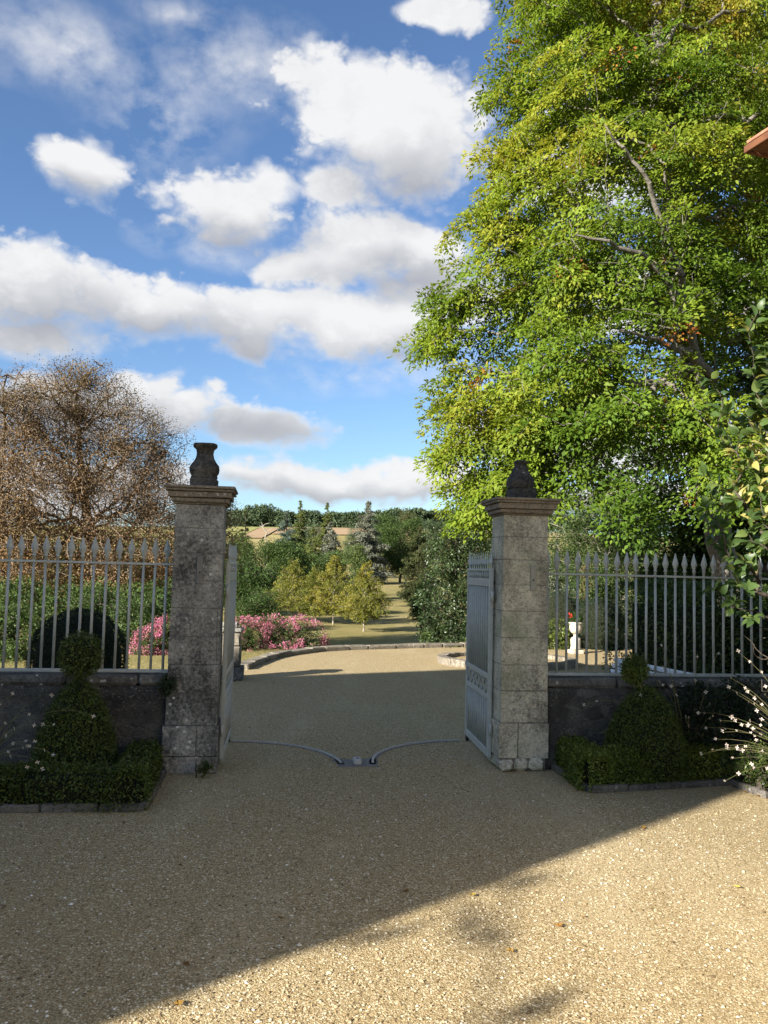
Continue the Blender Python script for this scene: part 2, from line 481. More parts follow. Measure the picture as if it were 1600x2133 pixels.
M['house_wall'] = simple('house_lime_wall', (.40, .335, .25), (.50, .43, .33), 3, .95, .6, .03)
M['roof_tile'] = simple('clay_roof_tile', (.22, .10, .06), (.33, .16, .10), 8, .85)
M['eave_wood'] = simple('orange_stained_timber', (.085, .036, .018), (.14, .06, .028), 9, .65, .4, .01)
M['glass'] = simple('window_glass', (.02, .025, .03), (.03, .035, .04), 1, .08, 0, .01, .6)
M['red_petal'] = simple('red_petal', (.55, .02, .015), (.65, .05, .03), 40, .6)

G1 = lambda *a: list(a)
L = {}
L['lime'] = leafmat('hornbeam_leaf', [(0, (.022, .048, .008)), (.28, (.072, .130, .013)), (.55, (.155, .210, .021)), (.80, (.285, .265, .033)), (.95, (.33, .21, .036)), (1, (.26, .08, .025))], .40, .55, .14)
L['brown'] = leafmat('withered_chestnut_leaf', [(0, (.12, .10, .045)), (.25, (.165, .112, .07)), (.6, (.225, .148, .085)), (.85, (.30, .195, .09)), (1, (.37, .265, .12))], .25, .8, .1)
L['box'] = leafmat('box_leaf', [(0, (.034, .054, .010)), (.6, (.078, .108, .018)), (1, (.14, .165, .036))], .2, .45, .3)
L['boxlit'] = leafmat('skylit_box_leaf', [(0, (.055, .085, .014)), (.6, (.125, .165, .026)), (1, (.20, .225, .05))], .25, .45, .25)  # box leaf with the right bed's extra skylight put into its colour
L['boxdark'] = leafmat('clipped_yew_leaf', [(0, (.010, .019, .010)), (.6, (.020, .034, .017)), (1, (.034, .05, .024))], .15, .6, .2)
L['hedge'] = leafmat('laurel_hedge_leaf', [(0, (.022, .042, .012)), (.6, (.048, .082, .018)), (1, (.14, .17, .035))], .3, .4, .35)
L['mid'] = leafmat('dark_broadleaf', [(0, (.024, .046, .012)), (.5, (.052, .088, .022)), (.85, (.088, .128, .03)), (1, (.14, .165, .04))], .25, .6, .15)
L['midlight'] = leafmat('fresh_broadleaf', [(0, (.032, .058, .018)), (.5, (.068, .108, .03)), (1, (.135, .175, .045))], .32, .55, .2)
L['grey'] = leafmat('blue_cedar_needles', [(0, (.075, .085, .062)), (.5, (.135, .145, .105)), (1, (.215, .215, .155))], .15, .7, .15)
L['bluegrey'] = leafmat('blue_spruce_needles', [(0, (.045, .068, .055)), (.5, (.085, .118, .09)), (1, (.135, .17, .12))], .15, .7, .15)
L['conifer'] = leafmat('green_conifer_needles', [(0, (.045, .062, .018)), (.5, (.095, .12, .03)), (1, (.165, .175, .05))], .2, .7, .15)
L['yew'] = leafmat('olive_yew_needles', [(0, (.024, .032, .012)), (.5, (.048, .058, .02)), (1, (.085, .09, .03))], .15, .7, .15)
L['autumn'] = leafmat('young_lime_leaf', [(0, (.085, .105, .020)), (.4, (.19, .195, .034)), (.75, (.30, .245, .046)), (1, (.35, .22, .05))], .35, .6, .15)
L['glossy'] = leafmat('glossy_evergreen_leaf', [(0, (.014, .030, .010)), (.5, (.034, .060, .019)), (.85, (.070, .10, .034)), (1, (.13, .16, .065))], .15, .42, .4)
L['lilac'] = leafmat('broad_shrub_leaf', [(0, (.045, .085, .025)), (.5, (.085, .135, .035)), (.8, (.15, .19, .05)), (1, (.33, .30, .09))], .4, .42, .35, var=.1)
L['pink'] = leafmat('pink_blossom', [(0, (.33, .080, .145)), (.4, (.44, .135, .235)), (.7, (.47, .20, .27)), (.88, (.36, .19, .15)), (1, (.27, .16, .10))], .3, .7, .1)
L['white'] = leafmat('white_petal', [(0, (.60, .52, .45)), (1, (.80, .78, .74))], .35, .6, .2, var=.05)
L['ridge'] = leafmat('ridge_wood_leaf', [(0, (.045, .068, .04)), (.5, (.075, .108, .056)), (1, (.115, .145, .07))], .2, .7, .1)
L['litter'] = leafmat('fallen_leaf', [(0, (.16, .075, .025)), (.5, (.27, .15, .035)), (1, (.36, .26, .06))], .2, .8, .1)

# ================================================================== THE SETTING
TY = [-3000, -40, 19.3, 20.3, 30, 50, 100, 160, 220, 300, 350, 400, 600, 1200, 3000]
TZ = [0, -.06, -.06, -1.5, -2.0, -2.05, -1.25, -.1, 4.2, 11.5, 17.5, 20.5, 23, 22, 20]
def terr(x, y):
    z = np.interp(y, TY, TZ)
    x = np.asarray(x, float)
    return z + np.where(np.asarray(y) > 40, np.sin(x * .013 + 1.0) * np.clip((np.asarray(y) - 60) / 300, 0, 1) * 1.2, 0)
def terrain():
    ys = np.concatenate([[-600, -200, -60, -20], np.arange(-10, 19.3, 2.5), [19.3, 20.3, 22, 25], np.arange(30, 170, 6), np.arange(170, 430, 8), [460, 520, 600, 800, 1200, 2000, 3000]])
    xs = np.concatenate([[-3000, -1500, -800, -400], np.arange(-250, 251, 10), [400, 800, 1500, 3000]])
    X, Y = np.meshgrid(xs, ys)
    Z = terr(X, Y)
    v = np.stack([X, Y, Z], -1).reshape(-1, 3)
    nx, ny = len(xs), len(ys)
    i = (np.arange(ny - 1)[:, None] * nx + np.arange(nx - 1)[None]).ravel()
    f = np.stack([i, i + 1, i + nx + 1, i + nx], -1)
    o = link('ground', mesh_np('ground', v, f, smooth=False), M['grass'])
    tag(o, kind='structure')
    return o
terrain()
def field(name, x0, x1, y0, y1, m):
    xs = np.linspace(x0, x1, 12); ys = np.linspace(y0, y1, 10)
    X, Y = np.meshgrid(xs, ys)
    Z = terr(X, Y) + .35
    v = np.stack([X, Y, Z], -1).reshape(-1, 3)
    i = (np.arange(9)[:, None] * 12 + np.arange(11)[None]).ravel()
    o = link(name, mesh_np(name, v, np.stack([i, i + 1, i + 13, i + 12], -1)), m)
    tag(o, kind='structure')
field('field', -95, -44, 352, 404, M['field_green'])
field('field', -95, -53, 300, 351, M['field_green'])
field('field', -52.5, -44, 300, 351, M['field_brown'])
field('field', -43, 14, 320, 385, M['field_brown'])
field('field', -43, 14, 386, 404, M['field_straw'])
field('field', 15, 90, 330, 404, M['field_straw'])

# gravel court: from behind the camera through the gate to the round end of the terrace
KERB = [gr(497, 1417), gr(509, 1396), gr(538, 1383), gr(572, 1372), gr(612, 1364), gr(655, 1359), gr(690, 1356), gr(730, 1354), gr(778, 1352.3), gr(824, 1351), gr(900, 1349)]
KERB = [Vector((k.x, k.y, 0)) for k in KERB] + [Vector((2.6, 19.9, 0)), Vector((4.5, 20.9, 0)), Vector((6.5, 21.3, 0)), Vector((9.0, 20.6, 0))]
def court():
    poly = [(-9, -9), (7.5, -9), (7.5, 7.2), (7.0, 8.2), (8.5, 16)] + [(k.x, k.y) for k in KERB[::-1]] + [(-2.25, 12.6), (-1.95, 7.75), (-3.0, 7.3), (-9, 6.4)]
    bm = bmesh.new()
    f = bm.faces.new([bm.verts.new((p[0], p[1], 0)) for p in poly])
    bmesh.ops.recalc_face_normals(bm, faces=bm.faces)
    if f.normal.z < 0: f.normal_flip()
    me = bpy.data.meshes.new('gravel_court'); bm.to_mesh(me); bm.free()
    tag(link('gravel_court', me, M['gravel']), kind='structure')
court()

# ------------------------------------------------------------------ frame of the gate wall
FA = R(7.7)
FU = Vector((math.cos(FA), math.sin(FA), 0)); FN = Vector((-math.sin(FA), math.cos(FA), 0)); FO = Vector((0, 7.32, 0))
def F(s, t=0.0, z=0.0): return FO + FU * s + FN * t + Vector((0, 0, z))

def pillar(s0, s1, label, stone, cap, mirror):
    """gate pillar, front face on t = 0; local frame: x along the wall, y away from the court"""
    root = empty('gate_pillar', F((s0 + s1) / 2, .21, 0), FA)
    tag(root, label, 'gate pillar', 'stone gate pillars')
    w = s1 - s0
    # courses: bottom z, top z, width factor, splits
    if not mirror:
        zs = [0.0, .145, .40, .66, .91, 1.145, 1.385, 1.62, 1.85, 2.07, 2.275]
    else:
        zs = [0.0, .11, .42, .70, .93, 1.17, 1.41, 1.645, 1.87, 2.08, 2.275]
    for i, (a, b) in enumerate(zip(zs, zs[1:])):
        grow = .010 if i < 2 else 0.0
        taper = -.012 * i / 10
        ww = w + 2 * grow + 2 * taper; dd = .42 + 2 * grow + 2 * taper
        gap = .0030
        random.seed(i * 7 + mirror)
        splits = [(-.5, .5)]
        if mirror and i == 1: splits = [(-.5, -.12), (-.12, .5)]
        if mirror and i == 0: splits = [(-.5, -.2), (-.2, .1), (.1, .42)]
        if not mirror and i in (1,): splits = [(-.525, .1), (.1, .5)]
        if not mirror and i in (4, 5): splits = [(-.5, .44), (.44, .5)]
        for (p, q) in splits:
            mb = MB()
            cx = (p + q) / 2 * ww; sx = (q - p) * ww - gap
            if mirror and i == 0:
                mb.box((cx, random.uniform(-.03, .0), (a + b) / 2), (sx, dd + .02, b - a - gap), bev=.03, jit=.008)
            else:
                mb.box((cx + random.uniform(-.003, .003), random.uniform(-.003, .003), (a + b) / 2), (sx, dd, b - a - gap * 1.3), bev=.0045, jit=.0024)
            mb.build('stone_block', stone, root)
        # mortar bed set back in the joint
    MB().box((0, 0, 1.12), (w - .030, .42 - .030, 2.22)).build('mortar_core', M['mortar'], root)
    # repaired strip of paler stone with a bolt hole
    pl = MB().box((.02 if not mirror else .07, -.2085, 1.71), (.052, .022, .235), bev=.004, jit=.001).build('inset_stone', M['inset_l'] if not mirror else M['inset_r'], root)
    MB().tube([(.02 if not mirror else .07, -.2215, 1.69), (.02 if not mirror else .07, -.2195, 1.69)], .008, 10).build('bolt_hole', M['black'], pl)
    # cornice: stepped mouldings
    for (z0, z1, o) in ((2.277, 2.291, .016), (2.293, 2.330, .036), (2.332, 2.382, .060), (2.384, 2.405, .080), (2.407, 2.432, .090)):
        mb = MB(); mb.box((0, 0, (z0 + z1) / 2), (w - .02 + 2 * o, .40 + 2 * o, z1 - z0), bev=.006, jit=.0025)
        mb.build('cornice', cap, root)
    # finial
    if not mirror:
        f = MB().box((.01, 0, 2.475), (.235, .235, .085), bev=.012, jit=.005).build('finial_plinth', M['stone_black'], root)
        MB().lathe([(.112, 2.515), (.118, 2.53), (.112, 2.545), (.128, 2.57), (.132, 2.60), (.124, 2.635), (.100, 2.665), (.080, 2.70), (.072, 2.74), (.078, 2.775), (.100, 2.795), (.106, 2.803), (.106, 2.823), (.098, 2.828)], 20, (.01, 0, 0), .014, .35).build('finial', M['stone_black'], root)
    else:
        f = MB().box((.01, 0, 2.485), (.225, .225, .105), bev=.012, jit=.005).build('finial_plinth', M['stone_black'], root)
        MB().lathe([(.112, 2.535), (.114, 2.545), (.124, 2.57), (.125, 2.60), (.112, 2.64), (.088, 2.675), (.070, 2.71), (.058, 2.74), (.052, 2.765), (.060, 2.772), (.058, 2.79), (.048, 2.80)], 20, (0, 0, 0), .022, .4).build('finial', M['stone_black'], root)
    return root
M['mortar'] = simple('old_mortar', (.15, .138, .115), (.22, .205, .17), 30, .95)
M['inset_l'] = simple('patched_stone_grey', (.14, .135, .12), (.19, .18, .16), 14, .9)
M['inset_r'] = simple('patched_stone_pale', (.26, .25, .20), (.32, .30, .245), 14, .9)
PL = (-1.815, -1.380); PR = (1.085, 1.525)
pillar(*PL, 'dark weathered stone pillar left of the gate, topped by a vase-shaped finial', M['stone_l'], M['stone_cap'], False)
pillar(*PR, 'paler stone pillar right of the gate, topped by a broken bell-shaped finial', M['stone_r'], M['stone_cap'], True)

# ------------------------------------------------------------------ low walls
def wall(s0, s1, label, seed):
    random.seed(seed)
    root = empty('garden_wall', F((s0 + s1) / 2, .2, 0), FA)
    tag(root, label, 'garden wall', 'low walls under the railings')
    c = (s0 + s1) / 2; ln = s1 - s0
    # body with a gently uneven face
    nx, nz = int(ln / .12), 8
    vs = []; fs = []
    for side in (-1, 1):
        b0 = len(vs)
        for k in range(nz + 1):
            for i in range(nx + 1):
                z = .72 * k / nz
                vs.append((-ln / 2 + ln * i / nx, side * (.145 + random.uniform(-.006, .006) + .012 * (1 - k / nz)), z))
        for k in range(nz):
            for i in range(nx):
                a = b0 + k * (nx + 1) + i
                fs.append((a, a + 1, a + nx + 2, a + nx + 1) if side < 0 else (a + nx + 1, a + nx + 2, a + 1, a))
    n1 = (nx + 1) * (nz + 1)
    top = nz * (nx + 1)
    for i in range(nx): fs.append((top + i, top + i + 1, n1 + top + i + 1, n1 + top + i))
    for k in range(nz):
        a = k * (nx + 1); fs.append((a, a + nx + 1, n1 + a + nx + 1, n1 + a))
        a = k * (nx + 1) + nx; fs.append((a, n1 + a, n1 + a + nx + 1, a + nx + 1))
    link('wall_body', mesh_np('wall_body', np.array(vs), np.array(fs), smooth=True), M['render'], root)
    x = -ln / 2
    while x < ln / 2 - .05:
        w_ = min(random.uniform(.45, .8), ln / 2 - x)
        mb = MB(); mb.box((x + w_ / 2, 0, .768), (w_ - .008, .33 + random.uniform(-.012, .012), .092 + random.uniform(-.006, .004)), bev=.022, jit=.008)
        mb.build('coping_stone', M['coping'], root)
        x += w_
    return root
M['coping'] = m_stone('coping_lichen_stone', (.20, .185, .155), (.12, .112, .098), (.04, .038, .034), .06, .95)
wall(-6.6, PL[0] + .004, 'low dark rendered wall left of the gate, behind the clipped topiary', 3)
wall(PR[1] - .004, 7.6, 'low dark rendered wall right of the gate, running to the leafy shrub', 5)

# ------------------------------------------------------------------ railings on the walls
def spear_mesh():
    """faceted spear point with collar, base at z = 0"""
    mb = MB()
    mb.lathe([(.0125, 0), (.0125, .035), (.017, .037), (.017, .047), (.0125, .049), (.0125, .055)], 8)
    prof = [(.0125, .055), (.031, .105), (.0305, .113), (.003, .213)]
    for k in range(3):
        pass
    bm = mb.bm; rings = []
    for (r_, z) in prof:
        rings.append([bm.verts.new((r_ * math.cos(a), r_ * math.sin(a) * .75, z)) for a in [j * math.pi / 2 for j in range(4)]])
    for a, b in zip(rings, rings[1:]):
        for j in range(4): bm.faces.new((a[j], a[(j + 1) % 4], b[(j + 1) % 4], b[j]))
    bm.faces.new(rings[-1]); bm.faces.new(rings[0][::-1])
    return mb.mesh('spear_point')
SPEAR = spear_mesh(); SPEAR.materials.append(M['paint'])
def railing(s0, s1, first, step, label):
    root = empty('railing', F((s0 + s1) / 2, .16, .815), FA)
    tag(root, label, 'railing', 'spear-topped railings')
    ln = s1 - s0; c = (s0 + s1) / 2
    MB().box((0, 0, .020), (ln, .045, .026), bev=.003).build('bottom_rail', M['paint'], root)
    MB().box((0, 0, .938), (ln, .042, .020), bev=.003).build('top_rail', M['paint'], root)
    bar = MB().tube([(0, 0, .033), (0, 0, .928)], .0118, 10).mesh('bar'); bar.materials.append(M['paint'])
    s = first
    while s0 + .02 < s < s1 - .02:
        b = link('bar', bar, None, root); b.location = (s - c + random.uniform(-.003, .003), 0, 0); b.rotation_euler = (random.uniform(-.004, .004), random.uniform(-.006, .006), random.uniform(-1.5, 1.5))
        sp = link('spear_point', SPEAR, None, b); sp.location = (0, 0, .948)
        sp.rotation_euler = (random.uniform(-.02, .02), random.uniform(-.03, .03), -b.rotation_euler.z + random.uniform(-.15, .15))
        s += step
    return root
railing(-6.5, PL[0] - .002, PL[0] - .058, -.1005, 'grey spear-topped railing left of the gate, in front of the brown tree')
railing(PR[1] + .002, 7.5, PR[1] + .035, .0965, 'grey spear-topped railing right of the gate, in front of the long hedge')

# ------------------------------------------------------------------ gate leaves, open at right angles to the wall
LEAF = 1.09
def gate_leaf(s_hinge, side, label):
    """local frame: x from hinge towards the free edge, z up; y thickness"""
    root = empty('gate_leaf', F(s_hinge, .25, 0), FA + math.pi / 2 + (R(-1.0) if side < 0 else R(-2.4)))
    tag(root, label, 'gate', 'open gate leaves')
    P = M['paint']; W = LEAF
    for x in (.02, W - .02):
        MB().box((x, 0, .925), (.042, .036, 1.73), bev=.004).build('stile', P, root)
    for nm, z, h in (('bottom_rail', .095, .07), ('lock_rail', .60, .048), ('lock_rail', .79, .048), ('top_rail', 1.655, .075), ('spear_rail', 1.775, .022)):
        MB().box((W / 2, 0, z), (W - .084, .032, h), bev=.004).build(nm, P, root)
    nb = 10
    lo = MB().tube([(0, 0, .132), (0, 0, .574)], .012, 8).mesh('bar'); lo.materials.append(P)
    up = MB().tube([(0, 0, .816), (0, 0, 1.616)], .012, 8).mesh('bar'); up.materials.append(P)
    tp = MB().tube([(0, 0, 1.694), (0, 0, 1.763)], .011, 8).mesh('bar'); tp.materials.append(P)
    for k in range(nb):
        x = .042 + (W - .084) * (k + .5) / nb
        for me in (lo, up):
            b = link('bar', me, None, root); b.location = (x, 0, 0)
        b = link('bar', tp, None, root); b.location = (x, 0, 0)
        s = link('spear_point', SPEAR_G, None, b); s.location = (0, 0, 1.787)
    for x in (.02, W - .02):
        s = link('spear_point', SPEAR_P, None, root); s.location = (x, 0, 1.791)
    # band of crossing diagonals between the lock rails
    nd = 6
    for k in range(nd):
        x0 = .042 + (W - .084) * k / nd; x1 = .042 + (W - .084) * (k + 1) / nd
        for (a, b) in ((x0, x1), (x1, x0)):
            p0 = Vector((a, 0, .626)); p1 = Vector((b, 0, .764)); dv = p1 - p0
            MB().box((p0 + p1) / 2, (dv.length, .012 if a < b else .014, .014), mat=Matrix.Rotation(-math.atan2(dv.z, dv.x), 4, 'Y')).build('lattice_bar', P, root)
    for z in (.32, 1.53):
        MB().tube([(-.035, 0, z - .05), (-.035, 0, z + .05)], .016, 8).box((-.012, 0, z), (.05, .02, .03)).build('hinge', P, root)
    MB().tube([(W - .05, -.014, .035), (W - .05, .014, .035)], .032, 12).box((W - .05, 0, .062), (.03, .026, .05)).build('roller', M['black'], root)
    MB().box((W - .01, 0, .80), (.05, .05, .03), bev=.004).build('latch', P, root)
    return root
def spear_small(r0, h):
    mb = MB(); bm = mb.bm; rings = []
    for (r_, z) in ((.009, 0), (.009, .03), (r0, .05), (r0 * .55, .10), (.002, h)):
        rings.append([bm.verts.new((r_ * math.cos(a), r_ * .6 * math.sin(a), z)) for a in [j * math.pi / 2 for j in range(4)]])
    for a, b in zip(rings, rings[1:]):
        for j in range(4): bm.faces.new((a[j], a[(j + 1) % 4], b[(j + 1) % 4], b[j]))
    bm.faces.new(rings[-1]); bm.faces.new(rings[0][::-1])
    me = mb.mesh('spear_point'); me.materials.append(M['paint']); return me
SPEAR_G = spear_small(.022, .165); SPEAR_P = spear_small(.03, .20)
gate_leaf(PL[1] + .028, -1, 'grey iron gate leaf folded back edge-on beside the left pillar')
gate_leaf(PR[0] - .026, 1, 'grey iron gate leaf with lattice band standing open by the right pillar')

# tracks, concrete tongue and the stop in the middle
mid_s = (PL[1] + PR[0]) / 2
def arc_track(s_h, a0, a1, label):
    pts = []
    for k in range(25):
        a = a0 + (a1 - a0) * k / 24
        pts.append(F(s_h + LEAF * .955 * math.cos(a), .25 + LEAF * .955 * math.sin(a), .012))
    bm = bmesh.new(); rows = []
    for i, p in enumerate(pts):
        t = (pts[min(i + 1, 24)] - pts[max(i - 1, 0)]).normalized(); nrm = Vector((-t.y, t.x, 0))
        rows.append([bm.verts.new(p + nrm * o + Vector((0, 0, z))) for (o, z) in ((-.011, -.03), (-.011, .004), (.011, .004), (.011, -.03))])
    for a, b in zip(rows, rows[1:]):
        for j in range(3): bm.faces.new((a[j], a[j + 1], b[j + 1], b[j]))
    bmesh.ops.recalc_face_normals(bm, faces=bm.faces)
    me = bpy.data.meshes.new('gate_track'); bm.to_mesh(me); bm.free()
    o = link('gate_track', me, M['steel'])
    tag(o, label, 'rail', 'curved gate tracks')
    # concrete bed under it
    bm = bmesh.new(); rows = []
    for i, p in enumerate(pts):
        t = (pts[min(i + 1, 24)] - pts[max(i - 1, 0)]).normalized(); nrm = Vector((-t.y, t.x, 0))
        rows.append([bm.verts.new(Vector((p.x, p.y, 0)) + nrm * o + Vector((0, 0, z))) for (o, z) in ((-.032, -.02), (-.030, .004), (.030, .004), (.032, -.02))])
    for a, b in zip(rows, rows[1:]):
        for j in range(3): bm.faces.new((a[j], a[j + 1], b[j + 1], b[j]))
    bmesh.ops.recalc_face_normals(bm, faces=bm.faces)
    me = bpy.data.meshes.new('track_bed'); bm.to_mesh(me); bm.free()
    tag(link('track_bed', me, M['concrete']), kind='structure')
arc_track(PL[1] + .05, R(2), R(89), 'thin curved steel track swinging left from the gate stop')
arc_track(PR[0] - .05, R(178), R(91), 'thin curved steel track swinging right from the gate stop')
poly = [F(mid_s - .19, .20), F(mid_s + .19, .20), F(mid_s + .17, .30), F(mid_s + .22, .46), F(mid_s + .12, .52), F(mid_s + .03, .47), F(mid_s - .03, .47), F(mid_s - .12, .52), F(mid_s - .22, .46), F(mid_s - .17, .30)]
mbp = MB().prism([(p.x, p.y) for p in poly], -.02, .004)
tag(mbp.build('concrete_pad', M['concrete']), kind='structure')
st = empty('gate_stop', F(mid_s, .30, 0), FA)
tag(st, 'small pale metal gate stop set in the concrete between the tracks', 'gate stop')
MB().box((0, 0, .03), (.072, .12, .055), bev=.012).build('stop_block', M['stopblock'], st)
MB().tube([(0, -.02, .056), (0, -.02, .0605)], .014, 10).build('bolt', M['black'], st)

# ================================================================== VEGETATION HELPERS
def unit(a): return a / np.maximum(np.linalg.norm(a, axis=-1, keepdims=True), 1e-9)
def grow_tree(chain, pts, bf=.35):
    """connect points to a trunk: minimum spanning tree balanced by path length"""
    chain = np.asarray(chain, float); pts = np.asarray(pts, float)
    nc, n = len(chain), len(pts)
    nodes = np.vstack([chain, pts]); par = np.full(nc + n, -1)
    plen = np.zeros(nc + n)
    for i in range(1, nc):
        par[i] = i - 1; plen[i] = plen[i - 1] + np.linalg.norm(chain[i] - chain[i - 1])
    plen[:nc] *= .6
    d = np.linalg.norm(pts[:, None] - chain[None, max(1, nc // 3):], axis=2)
    off = max(1, nc // 3)
    c = d + bf * plen[None, off:nc]
    bp = c.argmin(1) + off; bc = c.min(1)
    done = np.zeros(n, bool)
    for _ in range(n):
        k = int(np.where(done, 1e9, bc).argmin())
        done[k] = True; j = bp[k]; par[nc + k] = j
        plen[nc + k] = plen[j] + np.linalg.norm(nodes[nc + k] - nodes[j])
        dd = np.linalg.norm(pts - pts[k], axis=1) + bf * plen[nc + k]
        m = (~done) & (dd < bc)
        bc[m] = dd[m]; bp[m] = nc + k
    order = np.argsort(plen)
    return nodes, par, plen
def weights(par, plen):
    n = len(par); w = np.zeros(n)
    kids = np.bincount(par[par >= 0], minlength=n)
    w[kids == 0] = 1
    depth = np.zeros(n, int)
    # order so children come after parents
    o = []
    ch = [[] for _ in range(n)]
    for i, p in enumerate(par):
        if p >= 0: ch[p].append(i)
    stack = [int(np.where(par < 0)[0][0])]
    while stack:
        a = stack.pop(); o.append(a); stack.extend(ch[a])
    for a in reversed(o):
        if par[a] >= 0: w[par[a]] += w[a]
    return w, kids, o
def tubes(nodes, par, rad, k=6, minr=0.0, curve=0.0):
    """tapered tube along every edge, joined into one mesh"""
    idx = np.where((par >= 0) & (rad >= minr))[0]
    a = nodes[par[idx]]; b = nodes[idx]
    r1 = rad[idx]; r0 = np.minimum(rad[par[idx]], r1 * 1.5)
    t = unit(b - a)
    ref = np.where(np.abs(t[:, 2:3]) < .9, np.array([[0, 0, 1.]]), np.array([[1., 0, 0]]))
    u = unit(np.cross(t, ref)); v = np.cross(t, u)
    segs = 3 if curve else 1
    ang = np.arange(k) * 2 * np.pi / k
    ring = np.cos(ang)[None, :, None] * u[:, None] + np.sin(ang)[None, :, None] * v[:, None]
    ln = np.linalg.norm(b - a, axis=1)
    bend = (u * rng.normal(0, 1, (len(a), 1)) + v * rng.normal(0, 1, (len(a), 1))) * (ln * curve)[:, None]
    V = []
    for s in range(segs + 1):
        f = s / segs
        c = a + (b - a) * f + bend * (4 * f * (1 - f))
        V.append(c[:, None] + ring * (r0 + (r1 - r0) * f)[:, None, None])
    V = np.stack(V, 1)                                   # edges, segs+1, k, 3
    ne = len(a)
    base = (np.arange(ne) * (segs + 1) * k)[:, None, None]
    s_ = (np.arange(segs) * k)[None, :, None]; j = np.arange(k)[None, None]
    j2 = (j + 1) % k
    f = np.stack([base + s_ + j, base + s_ + j2, base + s_ + k + j2, base + s_ + k + j], -1).reshape(-1, 4)
    return V.reshape(-1, 3), f
def leaf_geo(pos, ax, nrm, size, width=.5, fold=.18):
    """folded leaf blades: base, right, tip, left"""
    ax = unit(ax); nrm = unit(nrm - ax * (nrm * ax).sum(-1, keepdims=True)); sd = np.cross(ax, nrm)
    s = np.asarray(size)[:, None] if np.ndim(size) else np.full((len(pos), 1), size)
    b = pos; tip = pos + ax * s
    m = pos + ax * s * .45
    r = m + sd * s * width * .5 + nrm * s * fold; l = m - sd * s * width * .5 + nrm * s * fold
    v = np.stack([b, r, tip, l], 1).reshape(-1, 3)
    i = np.arange(len(pos))[:, None] * 4
    return v, i + np.arange(4)[None]
def lump(p, k=1.0, s=0.0):
    return (np.sin(p[:, 0] * 1.9 * k + s) + np.sin(p[:, 1] * 2.3 * k + 1.7 * s + 1) + np.sin(p[:, 2] * 2.1 * k + .6 * s + 2) + np.sin((p[:, 0] + p[:, 2]) * 1.1 * k + s) + np.sin((p[:, 1] - p[:, 0]) * .8 * k + 2 * s)) / 5
def lobes_points(lobes, n, shell=.55, keep=None):
    lobes = [(np.array(c, float), np.array(r, float) * np.ones(3)) for c, r in lobes]
    vol = np.array([np.prod(r) ** (2 / 3) for _, r in lobes]); vol /= vol.sum()
    out = []; got = 0
    while got < n:
        m = n * 2
        li = rng.choice(len(lobes), m, p=vol)
        C = np.array([c for c, _ in lobes])[li]; Rr = np.array([r for _, r in lobes])[li]
        d = unit(rng.normal(size=(m, 3)))
        rad = shell + (1 - shell) * rng.random(m) ** .6
        rad = np.where(rng.random(m) < .14, rng.random(m) * shell, rad)
        p = C + d * Rr * rad[:, None]
        inside = np.full(m, 9.0)
        for k, (c, r) in enumerate(lobes):
            q = np.linalg.norm((p - c) / r, axis=1)
            q = np.where(li == k, 9, q)
            inside = np.minimum(inside, q)
        ok = (inside > .55) | (rng.random(m) < .22)
        if keep is not None: ok &= keep(p)
        p = p[ok]; out.append(p); got += len(p)
    return np.vstack(out)[:n]
def sprays(tips, outd, n, spread, size, flat=.25, droop=.25, width=.5, tilt=.45, tint0=None, tj=.16, sizej=.35, up=1.0, face=None, coh=.55):
    """n leaves round every tip, lying in a loose flat spray"""
    T = len(tips)
    N = unit(np.array([[0, 0, up]]) + rng.normal(0, tilt, (T, 3)) + (outd * .35 if face is None else face))
    p = np.repeat(tips, n, 0); Nn = np.repeat(N, n, 0); od = np.repeat(outd, n, 0)
    a = unit(np.cross(Nn, rng.normal(size=p.shape)))
    spr = np.repeat(np.broadcast_to(np.asarray(spread, float), (T,)), n)[:, None]; siz = np.repeat(np.broadcast_to(np.asarray(size, float), (T,)), n)
    rad = np.sqrt(rng.random(len(p)))[:, None] * spr * np.repeat(rng.uniform(.6, 1.25, T), n)[:, None]
    pos = p + a * rad + Nn * rng.normal(0, 1, (len(p), 1)) * spr * flat - np.array([[0, 0, 1.]]) * rad * droop
    ax = unit(a * .8 + od * .6 + rng.normal(0, .45, p.shape) - np.array([[0, 0, droop]]))
    nr = unit(Nn + rng.normal(0, coh, p.shape))
    sz = siz * rng.uniform(1 - sizej, 1 + sizej, len(p))
    v, f = leaf_geo(pos, ax, nr, sz, width)
    t = (np.repeat(tint0, n) if tint0 is not None else .5) + rng.normal(0, tj, len(p))
    return v, f, np.clip(t, 0, 1)
